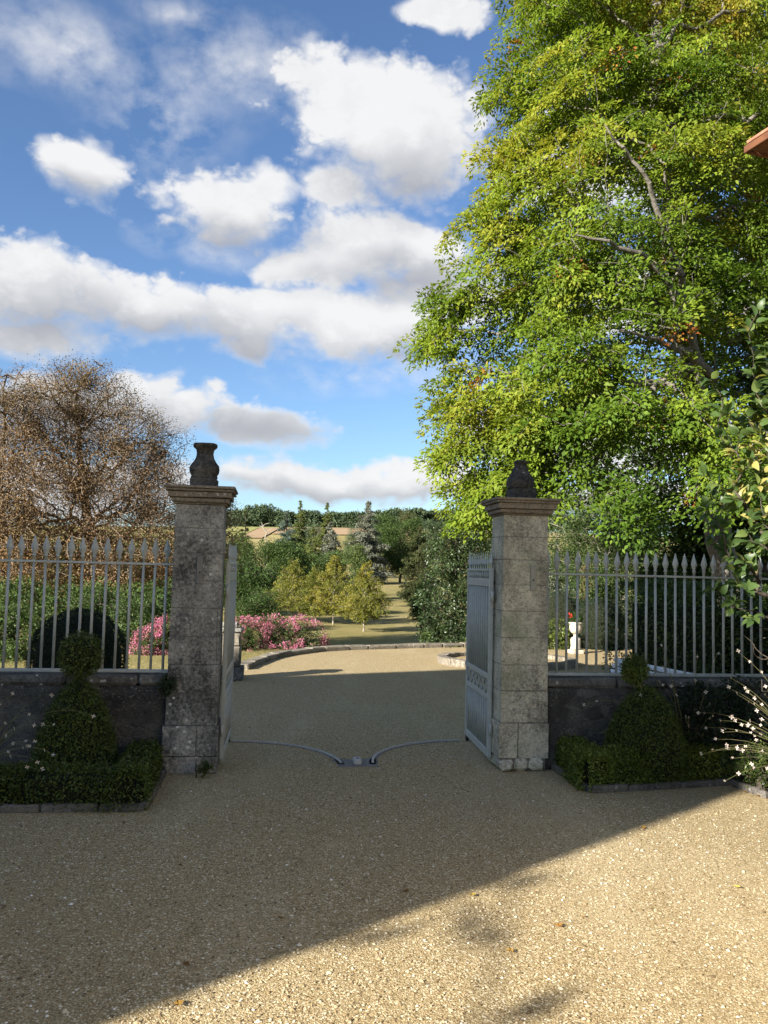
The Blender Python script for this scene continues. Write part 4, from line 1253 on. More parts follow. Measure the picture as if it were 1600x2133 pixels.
hedge('clipped_hedge', 'long dark clipped hedge behind the right railing, its top in the sun', [(3.95, 12.6), (4.8, 11.2), (5.7, 10.3), (6.8, 9.5)], .8, 1.64, 36000, .045, L['hedge'])
hedge('clipped_hedge', 'olive-green clipped hedge behind the urn at the terrace end', [(2.9, 22.6), (5.4, 23.2), (8.0, 22.6)], .8, 1.75, 16000, .05, L['hedge'], -.35)
shrub('flowering_shrub', 'yellow-green variegated shrub beside the urn, behind the right pillar', 'shrub', 1160, 19.6, [(1162, 1322, 36, 32, 19.6, 1.0), (1120, 1335, 35, 22, 19.7, 1)], 140, 26, .10, .05, L['hedge'], zb=-.05, tintf=lambda p: np.full(len(p), .8))

# pink-flowered shrubs beyond the kerb
def pink_bush(label, px, d, lobes, n, zb):
    lob = [(A(x, y, dd), np.array([PXM(rx, dd), PXM(rx, dd) * .8, PXM(ry, dd)])) for (x, y, rx, ry, dd) in lobes]
    b = G(px, d); b[2] = zb
    ch = [b + np.array([0, 0, z]) for z in np.linspace(0, .5, 4)]
    root = make_tree('pink_shrub', label, 'flowering shrub', b, ch, lob, n, 22, .09, .042, L['midlight'], M['bark_dark'], .03, .003, .3, .4, .4, .1, .45, 'pink flowering shrubs', lambda p: .40 + .2 * lump(p, 3), .2, None, tilt=.9)
    pts = lobes_points(lob, int(n * 1.25), .80)
    pts = pts[(lump(pts, 5.0, 1.0) > -.12) & (pts[:, 2] > b[2] + .12)]
    od = unit(pts - np.array([c for c, _ in lob]).mean(0) + np.array([[0, 0, .3]]))
    v, f, t = sprays(pts, od, 22, .055, .032, .9, 0, .8, 1.2, np.clip(.36 + .3 * lump(pts, 2.0) + .25 * (pts[:, 2] - pts[:, 2].min()) / np.ptp(pts[:, 2]), 0, 1), .2)
    link('blossom', mesh_np('blossom', v - b, f, t), L['pink'], root)
pink_bush('pink-flowering shrub between the left gate leaf and the lawn', 585, 19.4, [(560, 1330, 75, 48, 19.2), (620, 1330, 60, 45, 19.6), (515, 1325, 50, 42, 18.8), (500, 1345, 40, 40, 18.2), (650, 1345, 35, 32, 19.8), (590, 1355, 70, 30, 19.0)], 750, -1.0)
pink_bush('pink-flowering shrub seen through the left railing beside the pillar', 320, 17.0, [(320, 1345, 45, 42, 17.0), (350, 1320, 40, 35, 17.2), (300, 1365, 30, 28, 16.8)], 330, -.4)
shrub('low_shrub', 'low green plants spilling over the curved kerb by the pink shrub', 'ground plant', 610, 18.0, [(585, 1372, 25, 9, 17.2, 1), (610, 1366, 22, 9, 17.8, 1), (540, 1385, 14, 9, 15.6, 1)], 90, 20, .06, .045, L['midlight'], zb=-.3)
shrub('low_shrub', 'trailing green plants on the kerb below the glossy evergreen', 'ground plant', 900, 19.4, [(840, 1349, 30, 6, 19.2, 1), (930, 1350, 60, 8, 19.8, 1), (985, 1345, 40, 12, 19.9, 1), (885, 1330, 8, 18, 19.6, 1)], 130, 20, .07, .05, L['midlight'], zb=-.3)

# ================================================================== TREES
def tint_lime(p):
    t = .47 + .30 * lump(p, .55, .4) + .18 * lump(p, 1.7, 2.2) + .012 * (p[:, 2] - 6) + rng.normal(0, .06, len(p))
    t = np.clip(t, .06, .82)
    return np.where(rng.random(len(p)) < .012, .97, t)
# --- the big hornbeam on the right
def big_tree():
    lp = [(1180, 60, 150, 18), (1260, -60, 200, 19), (1100, 190, 110, 17.5), (1210, 230, 170, 16.5), (1060, 330, 105, 17), (1140, 420, 150, 16), (1280, 380, 160, 15), (1020, 500, 105, 16.5), (1100, 600, 150, 15.5), (1240, 560, 170, 14.8),
          (950, 650, 95, 16.5), (900, 700, 60, 16.5), (1010, 740, 120, 15.8), (1130, 760, 150, 15), (1270, 760, 170, 14.5), (960, 850, 80, 16), (1040, 880, 120, 15), (1160, 900, 130, 14.3), (930, 930, 60, 15.6), (990, 980, 95, 15), (1020, 1060, 75, 14.5), (1090, 1010, 100, 14.5),
          (1290, 930, 130, 13.6), (1400, 960, 130, 13.2), (1330, 1030, 90, 13), (1490, 980, 120, 13.5), (1430, 880, 110, 14),
          (1370, 130, 130, 15.8), (1420, 330, 120, 15.6), (1370, 640, 110, 14.6), (1490, 200, 120, 16.5), (1330, 480, 120, 14.4), (1390, 240, 170, 18), (1480, 90, 170, 19.5), (1400, 560, 130, 17), (1500, 420, 150, 19), (1560, 640, 140, 17), (1580, 250, 160, 20), (1640, 500, 170, 19), (1640, 780, 160, 17), (1450, 720, 130, 16.5), (1380, -80, 220, 20), (1600, -60, 220, 21), (1180, -150, 200, 20), (1450, -230, 250, 21), (1730, 300, 180, 20), (1750, 700, 180, 18), (1700, 950, 150, 16)]
    lob = [(A(x, y, d), np.array([PXM(r_, d), PXM(r_, d) * 1.0, PXM(r_, d) * .85])) for (x, y, r_, d) in lp]
    b = G(1530, 17.0); b[2] = -.1
    ch = [b, A(1515, 1180, 17), A(1500, 1050, 17), A(1470, 900, 16.8), A(1450, 820, 16.8), A(1430, 700, 17), A(1420, 560, 17.2), A(1400, 420, 17.5), A(1390, 280, 18), A(1370, 120, 18.5), A(1360, -50, 19)]
    keep = lambda p: (lump(p, 1.15, .7) > -.26) & (lump(p, 2.6, 1.9) > -.5)
    make_tree('hornbeam_tree', 'huge green and yellow tree filling the upper right, limbs leaning left', 'tree', b, ch, lob, 4600, 78, .40, .092, L['lime'], M['bark'], .27, .006, .35, .28, .10, .30, .50, None, tint_lime, .05, keep, curve=.06, tilt=.32, outw=.8, coh=.24, limbs=[[A(1475, 880, 16.2), A(1462, 790, 15.8), A(1440, 690, 15.3), A(1412, 570, 14.7), A(1385, 470, 14.3), A(1350, 380, 14.0), A(1300, 310, 13.8), A(1260, 260, 13.7)], [A(1440, 690, 15.3), A(1400, 600, 14.6), A(1350, 540, 14.1), A(1290, 515, 13.7), A(1200, 490, 13.5)], [A(1490, 790, 16.0), A(1430, 740, 15.0), A(1370, 705, 14.3), A(1290, 690, 13.7)]], kk=7)
big_tree()
# second trunk group behind it, upper right
def right_back_tree():
    lp = [(1560, 120, 150, 25), (1500, 300, 120, 25), (1600, 400, 150, 25), (1540, 560, 130, 25), (1620, 700, 150, 25), (1500, 760, 110, 24), (1560, 900, 130, 24), (1250, 300, 120, 24), (1190, 520, 130, 24), (1310, 620, 140, 24), (1160, 760, 120, 24), (1300, 850, 130, 24), (1090, 900, 90, 24), (1270, 130, 110, 25), (1230, 960, 110, 23), (1150, 975, 80, 23), (1320, 960, 90, 23), (1120, 620, 90, 24), (1380, 480, 130, 24), (1480, 1010, 130, 23), (1600, 1050, 130, 22), (1420, 1060, 90, 23), (1350, 1000, 80, 24), (1680, 250, 160, 25), (1700, 900, 160, 24)]
    lob = [(A(x, y, d), PXM(r_, d)) for (x, y, r_, d) in lp]
    b = G(1600, 25); ch = [A(1600, 1250, 25), A(1592, 1000, 25), A(1580, 780, 25), A(1575, 560, 25), A(1560, 360, 25), A(1545, 180, 25), A(1530, 20, 25)]
    b = np.array(ch[0])
    make_tree('oak_tree', 'dark broadleaf tree behind the huge tree at the right edge', 'tree', b, ch, lob, 1700, 46, .55, .14, L['mid'], M['bark'], .42, .01, .4, .3, .3, .2, .55, None, None, .2, curve=.05)
right_back_tree()
# --- withered chestnuts on the left
def brown_tree(label, px, d, lp, chain, npts, nleaf, seed_t, R0, zlow=None, spread=.42, size=.085):
    lob = [(A(x, y, dd), np.array([PXM(rx, dd), PXM(rx, dd) * .9, PXM(ry, dd)])) for (x, y, rx, ry, dd) in lp]
    b = G(px, d)
    ch = [b] + [A(*c) for c in chain]
    make_tree('withered_chestnut', label, 'tree', b, ch, lob, npts, nleaf, spread, size, L['brown'], M['twig_brown'], R0, .013, .15, .30, .45, .25, .42, 'withered brown trees on the left',
              lambda p: np.clip(.50 - .055 * (p[:, 2] - 4) + .28 * lump(p, .5, seed_t) + rng.normal(0, .1, len(p)), 0, 1), .16, lambda p: lump(p, .9, seed_t) > -.6, curve=.07, tilt=.8, kk=5)
brown_tree('large bare-looking chestnut with withered brown leaves, tallest on the left', 175, 34,
           [(160, 860, 140, 110, 34), (70, 890, 130, 120, 33), (250, 930, 110, 115, 34), (325, 940, 70, 100, 34.5), (170, 1010, 200, 130, 33), (310, 1060, 120, 120, 33.5), (50, 1070, 140, 120, 32), (180, 1170, 180, 100, 32), (335, 1180, 90, 100, 33), (180, 795, 80, 50, 34), (20, 1180, 120, 90, 32)],
           [(178, 1200, 34), (185, 1100, 34), (175, 1000, 34), (165, 900, 34), (160, 820, 34)], 4500, 36, .3, .21, spread=.44, size=.076)
brown_tree('thin half-bare chestnut at the far left edge', 10, 31,
           [(20, 840, 80, 100, 31), (-70, 880, 110, 140, 31), (30, 960, 90, 110, 30.5), (-40, 1060, 120, 120, 30), (30, 1150, 100, 100, 30), (-150, 1000, 120, 160, 31)],
           [(15, 1220, 31), (10, 1100, 31), (0, 980, 31), (10, 860, 31), (15, 780, 31)], 1700, 20, 1.3, .13, size=.074)
brown_tree('smaller withered tree behind the left pillar', 440, 37,
           [(440, 1080, 60, 55, 37), (472, 1085, 36, 50, 37), (400, 1090, 60, 70, 36), (450, 1150, 55, 60, 36)],
           [(440, 1190, 37), (440, 1120, 37), (445, 1060, 37)], 800, 16, 2.2, .12, size=.07)
# --- green undergrowth left, behind the railing
shrub('garden_shrub', 'green shrub with white flecks behind the far left railing', 'shrub', 40, 16, [(30, 1300, 60, 55, 16, 1), (90, 1330, 50, 50, 16, 1), (-30, 1310, 70, 70, 16, 1), (20, 1370, 80, 40, 15.5, 1)], 420, 26, .13, .06, L['midlight'], zb=-.1)
shrub('garden_shrub', 'green shrub between the dark dome and the pink shrub', 'shrub', 270, 20, [(270, 1290, 50, 45, 20, 1), (320, 1270, 45, 40, 21, 1), (250, 1340, 45, 40, 19, 1), (200, 1260, 60, 40, 22, 1)], 380, 26, .15, .07, L['midlight'], zb=-.6, tintf=lambda p: .35 + .2 * lump(p, 2))
shrub('garden_shrub', 'dark green undergrowth below the withered chestnut', 'shrub', 130, 27, [(130, 1260, 100, 45, 27, .8), (20, 1250, 90, 50, 27, .8), (250, 1250, 90, 40, 28, .8), (340, 1255, 60, 45, 29, .8)], 520, 26, .24, .10, L['mid'], zb=-1.4)
# --- glossy evergreen right of the lawn
def glossy():
    d = 22.0
    lp = [(925, 1130, 42, 50), (940, 1200, 62, 65), (915, 1260, 48, 60), (960, 1270, 60, 65), (1000, 1180, 55, 85), (1010, 1270, 55, 60), (930, 1310, 40, 30), (902, 1318, 30, 24), (960, 1325, 50, 24), (965, 1110, 45, 40)]
    lob = [(A(x, y, d), np.array([PXM(rx, d), PXM(rx, d), PXM(ry, d)])) for (x, y, rx, ry) in lp]
    b = G(950, d)
    ch = [b + np.array([0, 0, z]) for z in np.linspace(0, 3.2, 7)]
    make_tree('glossy_evergreen', 'tall dark glossy evergreen shrub beside the right gate leaf', 'evergreen shrub', b, ch, lob, 1100, 30, .13, .062, L['glossy'], M['bark_dark'], .09, .004, .4, .3, .4, .1, .5, None, lambda p: .5 + .22 * lump(p, 2.5), .22, None, tilt=.9)
glossy()
# --- four young trees on the lawn
def young(px, ytop, ybase, hw, label, lx=0, seed=0.0, warm=0.0):
    z0 = -2.03
    p = gr(px, ybase, z0); d = p.y
    zt_ = (Vector(at(px + 8, ytop, d))).z
    H = zt_ - z0; b = np.array([p.x, p.y, z0])
    r_ = PXM(hw, d) * 1.3
    lob = []
    for f, k in ((.24, .8), (.33, 1.0), (.44, 1.0), (.57, .85), (.70, .62), (.82, .40), (.92, .2)):
        for q in range(3):
            a = q * 2.1 + f * 9 + seed
            lob.append((b + np.array([math.cos(a) * r_ * k * .5 + H * f * .012 + lx, math.sin(a) * r_ * k * .5, H * f]), np.array([r_ * k * .55, r_ * k * .55, H * .10])))
    ch = [b + np.array([H * t * .012, 0, H * t]) for t in np.linspace(0, .93, 9)]
    make_tree('young_tree', label, 'tree', b, ch, lob, 600, 30, .17, .085, L['autumn'], M['bark_pale'], .055, .005, .1, .5, .35, .2, .6, 'young autumn trees on the lawn',
              lambda q: np.clip(.22 + warm + .25 * lump(q, 1.4, seed) + .1 * (q[:, 2] - z0) / H, 0, 1), .18, lambda q: lump(q, 2.2, seed) > -.55, tilt=.7)
young(757, 1172, 1316, 46, 'young yellowing tree nearest the gravel terrace, rightmost of the four', 0, .3, .06)
young(693, 1160, 1303, 44, 'young rust-tinted tree, second from the right of the four', 0, 1.4, .18)
young(657, 1178, 1300, 40, 'young dull green tree, third from the right of the four', 0, 2.6, -.12)
young(607, 1162, 1296, 50, 'young yellow-green tree, leftmost of the four beside the pink shrub', 0, 3.7, .02)

# --- broadleaf trees of the park
def broad(label, px, d, ytop, hw, leaf='mid', seed=0.0, n=420, nl=30, ybot=None, size=None, name='broadleaf_tree', squash=1.0, tint=.5, group='park trees behind the lawn', bark='bark_dark'):
    b = G(px, d); zt_ = at(px, ytop, d).z; H = max(zt_ - b[2], 1.0); r_ = PXM(hw, d)
    rs = np.random.default_rng(int(seed * 100) + 5)
    lob = []
    lowf = .12 if ybot is None else max(.05, (at(px, ybot, d).z - b[2]) / H)
    for q in range(11):
        f = lowf + (1 - lowf) * rs.uniform(.12, .84)
        rad = r_ * (1.0 - abs(f - .45) * .95)
        a = rs.uniform(0, 6.28)
        k = rs.uniform(.28, .45)
        lob.append((b + np.array([math.cos(a) * rad * .62, math.sin(a) * rad * .62, H * f]), np.array([r_ * k * 1.15, r_ * k * 1.15, min(r_ * k, H * (1 - f) * .95) * squash])))
    lob.append((b + np.array([0, 0, H * .82]), np.array([r_ * .42, r_ * .42, H * .17])))
    ch = [b + np.array([math.sin(t * 4 + seed) * r_ * .05, 0, H * t]) for t in np.linspace(0, .8, 7)]
    sp = (r_ * .17 + .1); sz = size or max(.10, r_ * .055)
    return make_tree(name, label, 'tree', b, ch, lob, n, nl, sp, sz, L[leaf], M[bark], H * .022, .012, .55, .3, .35, .15, .6, group, lambda q: np.clip(tint + .24 * lump(q, 3.0 / r_, seed) + .1 * lump(q, 9.0 / r_, seed), 0, 1), .18, None, tilt=.8, kk=5)
# --- conifers: whorls of drooping boughs
def conifer(label, px, d, ytop, hw, leaf, seed=0.0, ybase=None, tiers=15, plate=.0, tuft=26, group='park conifers', lean=0.0, pointed=1.0, rag=.25, name='conifer_tree', size=None):
    b = G(px, d); zt_ = at(px, ytop, d).z; H = zt_ - b[2]; r_ = PXM(hw, d)
    rs = np.random.default_rng(int(seed * 100) + 9)
    root = empty(name, tuple(b)); tag(root, label, 'tree', group)
    mb = MB(); mb.tube([(0, 0, 0), (lean * H * .5, 0, H * .5), (lean * H, 0, H * .985)], [H * .018, H * .011, H * .003], 6)
    P = []; D = []
    for t in range(tiers):
        f = .06 + .92 * (t / (tiers - 1))
        rr = r_ * (1 - f) ** pointed * (1 - .25 * (f < .12)) + r_ * .03
        nb = max(5, int(10 * (1 - f) + 4))
        for k in range(nb):
            a = rs.uniform(0, 6.28); l_ = rr * rs.uniform(1 - rag * 1.6, 1 + rag)
            z = H * f + rs.uniform(-.5, .5) * H / tiers
            dirv_ = np.array([math.cos(a), math.sin(a), rs.uniform(-.18, .10) - plate * 0])
            p0 = np.array([lean * z, 0, z])
            mb.tube([p0, p0 + dirv_ * l_ * .6 + np.array([0, 0, l_ * .05]), p0 + dirv_ * l_], [H * .004, H * .0025, H * .001], 4, cap=False)
            m = max(3, int(9 * l_ / r_) + 2)
            for q in range(m):
                u = .25 + .75 * (q + rs.random()) / m
                P.append(p0 + dirv_ * l_ * u + np.array([0, 0, l_ * .06 * math.sin(u * 3)]) + rs.normal(0, .02 * r_, 3)); D.append(dirv_)
    # leader
    for q in range(10): P.append(np.array([lean * H, 0, H * (.93 + .07 * q / 9)])); D.append(np.array([0, 0, 1.0]))
    mb.build('trunk', M['bark_dark'], root)
    P = np.array(P); D = np.array(D)
    sz = size or r_ * .13
    sf = .09 + 1.05 * (1 - np.clip(P[:, 2] / H, 0, 1)) ** .7
    v, f_, t_ = sprays(P, D, tuft, r_ * .13 * sf, sz * (.5 + .5 * sf), .22, .25, .26, .28, np.clip(.5 + .2 * lump(P + b, 4 / r_, seed) + .12 * (P[:, 2] / H - .5), 0, 1), .17, .4)
    link('crown', mesh_np('crown', v, f_, t_), L[leaf], root)
    return root

broad('dark green bushy tree behind the young trees, nearest the left gate leaf', 520, 62, 1165, 75, 'mid', 1.0, 520, 30, ybot=1275, tint=.30)
broad('dark green round tree left of centre behind the young trees', 575, 78, 1128, 70, 'mid', 2.0, 520, 30, tint=.42)
broad('dark green spreading tree behind the third young tree', 640, 90, 1150, 62, 'mid', 3.0, 460, 30, tint=.45)
broad('brighter green tree above the second young tree', 700, 84, 1148, 50, 'midlight', 4.0, 420, 28, tint=.40)
broad('pale-leaved poplar in front of the silver cedar', 738, 74, 1128, 34, 'midlight', 5.0, 340, 26, tint=.72)
broad('deep green undergrowth tree at the left edge of the lawn', 545, 50, 1225, 62, 'mid', 6.0, 380, 28, tint=.35)
broad('low green tree filling the gap behind the young trees', 715, 66, 1215, 55, 'mid', 6.5, 360, 26, tint=.4)
broad('dark chestnut closing the end of the lawn', 832, 138, 1086, 52, 'mid', 7.0, 560, 30, tint=.45)
broad('green broadleaf right of the silver cedar', 800, 165, 1062, 40, 'mid', 8.0, 420, 28, tint=.36)
broad('tall green broadleaf beyond the end of the lawn', 862, 170, 1076, 45, 'mid', 9.0, 420, 28, tint=.48)
broad('rusty-topped dark tree beyond the silver cedar', 840, 200, 1055, 30, 'yew', 9.5, 300, 26, tint=.75)
conifer('silver-grey cedar in the middle of the park, tallest of the conifers', 764, 130, 1046, 50, 'grey', 1.0, tiers=17, tuft=30, pointed=.75, rag=.35)
conifer('grey-green cedar left of the silver cedar', 686, 125, 1090, 46, 'grey', 2.0, tiers=14, tuft=28, pointed=.8, rag=.35)
conifer('pointed yellow-green fir with a thin top', 622, 140, 1046, 36, 'conifer', 3.0, tiers=16, tuft=26, pointed=.9)
conifer('thin-topped green fir above the grey-green cedar', 678, 150, 1050, 36, 'conifer', 4.0, tiers=15, tuft=26, pointed=1.0)
conifer('blue-grey spruce left of the pointed fir', 594, 128, 1066, 40, 'bluegrey', 5.0, tiers=14, tuft=28, pointed=.8)
conifer('green fir between the blue spruce and the cedar', 650, 118, 1100, 36, 'conifer', 6.0, tiers=12, tuft=26, pointed=.8)
conifer('olive yew beside the end of the lawn', 872, 84, 1098, 44, 'yew', 7.0, tiers=13, tuft=34, pointed=.55, rag=.2)
conifer('low olive yew right of the lawn, in front of the taller yew', 886, 62, 1150, 36, 'yew', 8.0, tiers=10, tuft=32, pointed=.45, rag=.2)
broad('small yellow-green bush at the right edge of the lawn', 880, 46, 1210, 26, 'midlight', 8.2, 160, 26, tint=.55)
conifer('dark fir with rust-brown tip beside the left gate leaf', 508, 95, 1066, 30, 'yew', 9.0, tiers=12, tuft=26, pointed=.8)
broad('green tree below the rust-tipped fir by the left gate leaf', 505, 88, 1105, 42, 'mid', 9.2, 360, 28, tint=.5)
# a dead bare tree on the slope
def dead_tree():
    b = G(556, 118); pts = np.array([A(552, 1120, 118), A(548, 1098, 118), A(545, 1088, 118), A(560, 1090, 118), A(562, 1104, 118), A(540, 1095, 118), A(570, 1098, 118), A(556, 1110, 118), A(552, 1092, 118)])
    ch = [b, A(556, 1150, 118), A(555, 1130, 118)]
    nodes, par, plen = grow_tree(ch, pts, .4); w_, k_, o_ = weights(par, plen)
    v, f = tubes(nodes, par, .045 * np.maximum(w_, 1) ** .5, 5, 0, .05)
    root = empty('dead_tree', tuple(b)); tag(root, 'pale leafless dead tree in front of the brown field', 'tree')
    link('trunk', mesh_np('trunk', v - b, f, smooth=True), M['bark_pale'], root)
dead_tree()
# --- right side: acacia and others behind the right railing
def right_mid():
    d = 30
    lp = [(1200, 1080, 70, 60, 30), (1260, 1050, 80, 55, 30), (1180, 1150, 55, 50, 29), (1270, 1130, 90, 65, 29), (1340, 1090, 80, 70, 30), (1340, 1170, 80, 50, 29), (1230, 1190, 60, 30, 28)]
    lob = [(A(x, y, dd), np.array([PXM(rx, dd), PXM(rx, dd), PXM(ry, dd)])) for (x, y, rx, ry, dd) in lp]
    b = G(1290, 30); ch = [b, A(1290, 1220, 30), A(1285, 1150, 30), A(1270, 1080, 30), A(1265, 1030, 30)]
    make_tree('acacia_tree', 'feathery mid-green tree beyond the right railing, below the huge tree', 'tree', b, ch, lob, 1000, 46, .24, .075, L['midlight'], M['bark_pale'], .15, .006, .35, .3, .4, .2, .4, None, lambda p: np.clip(.34 + .22 * lump(p, 1.2), 0, 1), .16, None, tilt=.7)
right_mid()
broad('dark evergreen mass at the right behind the long hedge', 1450, 24, 1060, 110, 'mid', 11.0, 620, 34, tint=.15, group='dark trees on the right', size=.12)
broad('dark evergreen behind the leafy shrub at the right edge', 1590, 22, 1000, 120, 'mid', 11.5, 600, 34, tint=.15, group='dark trees on the right', size=.12)
broad('dark green shrub tree behind the second clipped dome', 1370, 21, 1165, 70, 'mid', 12.0, 420, 30, tint=.28, group='dark trees on the right', size=.09)
broad('olive bush behind the olive hedge, near the urn', 1260, 24, 1195, 60, 'midlight', 12.5, 300, 28, tint=.3, group='dark trees on the right', size=.08)
broad('red-brown small tree behind the right railing', 1222, 26, 1170, 18, 'brown', 12.7, 120, 24, tint=.1, group='dark trees on the right', size=.07)
conifer('grey cedar glimpsed beyond the right railing beside the pillar', 1160, 95, 1125, 45, 'grey', 13.0, tiers=10, tuft=26)
conifer('second grey cedar beyond the right railing', 1205, 110, 1120, 40, 'bluegrey', 13.4, tiers=10, tuft=26)
# --- the wood along the ridge: single trees one can tell apart
rid = np.random.default_rng(77)
adj = ['round', 'broad', 'tall', 'low', 'flat-topped', 'narrow', 'bushy', 'leaning']
ridge = [(538, 1055, 24), (562, 1056, 22), (585, 1062, 20), (603, 1068, 18), (640, 1066, 20), (660, 1070, 20), (694, 1070, 20), (712, 1071, 20), (730, 1070, 18), (747, 1068, 18), (800, 1062, 20), (818, 1058, 20), (850, 1060, 18), (872, 1062, 16), (890, 1064, 16), (905, 1066, 16), (925, 1063, 20), (950, 1062, 22), (980, 1064, 22), (1010, 1066, 24), (505, 1062, 20), (480, 1066, 22), (1050, 1070, 26), (1100, 1072, 26), (1150, 1074, 26), (1200, 1078, 26)]
nth = ['first', 'second', 'third', 'fourth', 'fifth', 'sixth', 'seventh', 'eighth', 'ninth', 'tenth', 'eleventh', 'twelfth', 'thirteenth', 'fourteenth', 'fifteenth', 'sixteenth', 'seventeenth', 'eighteenth', 'nineteenth', 'twentieth', 'twenty-first', 'twenty-second', 'twenty-third', 'twenty-fourth', 'twenty-fifth', 'twenty-sixth']
ridge.sort()
for i, (px, yt, hw) in enumerate(ridge):
    d = 405 + rid.uniform(0, 14)
    broad('%s dark tree of the ridge wood on the skyline, %s from the left' % (adj[i % 8], nth[i]), px, d, yt + rid.uniform(-3, 4), hw * 1.45, 'ridge', 20 + i, 170, 26, ybot=1100, name='ridge_tree', tint=.45, group='ridge wood on the skyline', size=1.0)

# --- more of the far side: trees between park and ridge, and behind the left railing
for (px, d, yt, hw, lf, sd, ti, lab) in (
    (612, 215, 1092, 34, 'ridge', 31.0, .5, 'dark tree on the slope below the pointed fir'),
    (655, 225, 1090, 34, 'ridge', 32.0, .4, 'dark tree on the slope between the two firs'),
    (735, 210, 1092, 24, 'ridge', 33.0, .55, 'dark tree on the slope left of the silver cedar'),
    (790, 230, 1080, 30, 'ridge', 34.0, .45, 'dark tree on the slope right of the silver cedar'),
    (900, 235, 1082, 34, 'ridge', 35.0, .5, 'dark tree on the slope above the olive yew'),
    (950, 150, 1075, 50, 'mid', 36.0, .4, 'green tree on the slope above the glossy evergreen'),
    (1010, 120, 1080, 50, 'mid', 37.0, .4, 'green tree on the slope behind the right pillar'),
    (1090, 110, 1090, 55, 'mid', 38.0, .4, 'green tree hidden in part by the right pillar'),
    (60, 60, 1130, 110, 'mid', 39.0, .35, 'dark green tree behind the thin half-bare chestnut'),
    (200, 66, 1120, 110, 'mid', 40.0, .3, 'dark green tree behind the largest chestnut trunk'),
    (330, 70, 1110, 100, 'mid', 41.0, .35, 'dark green tree left of the left pillar, behind the chestnuts'),
    (430, 75, 1120, 70, 'mid', 42.0, .35, 'dark green tree directly behind the left pillar'),
    (1290, 48, 1062, 90, 'mid', 44.0, .35, 'dark green tree behind the feathery tree on the right'),
    (-60, 52, 1100, 110, 'mid', 43.0, .3, 'dark green tree at the far left edge behind the chestnuts')):
    broad(lab, px, d, yt, hw, lf, sd, 330, 28, tint=ti, group='trees on the slope')
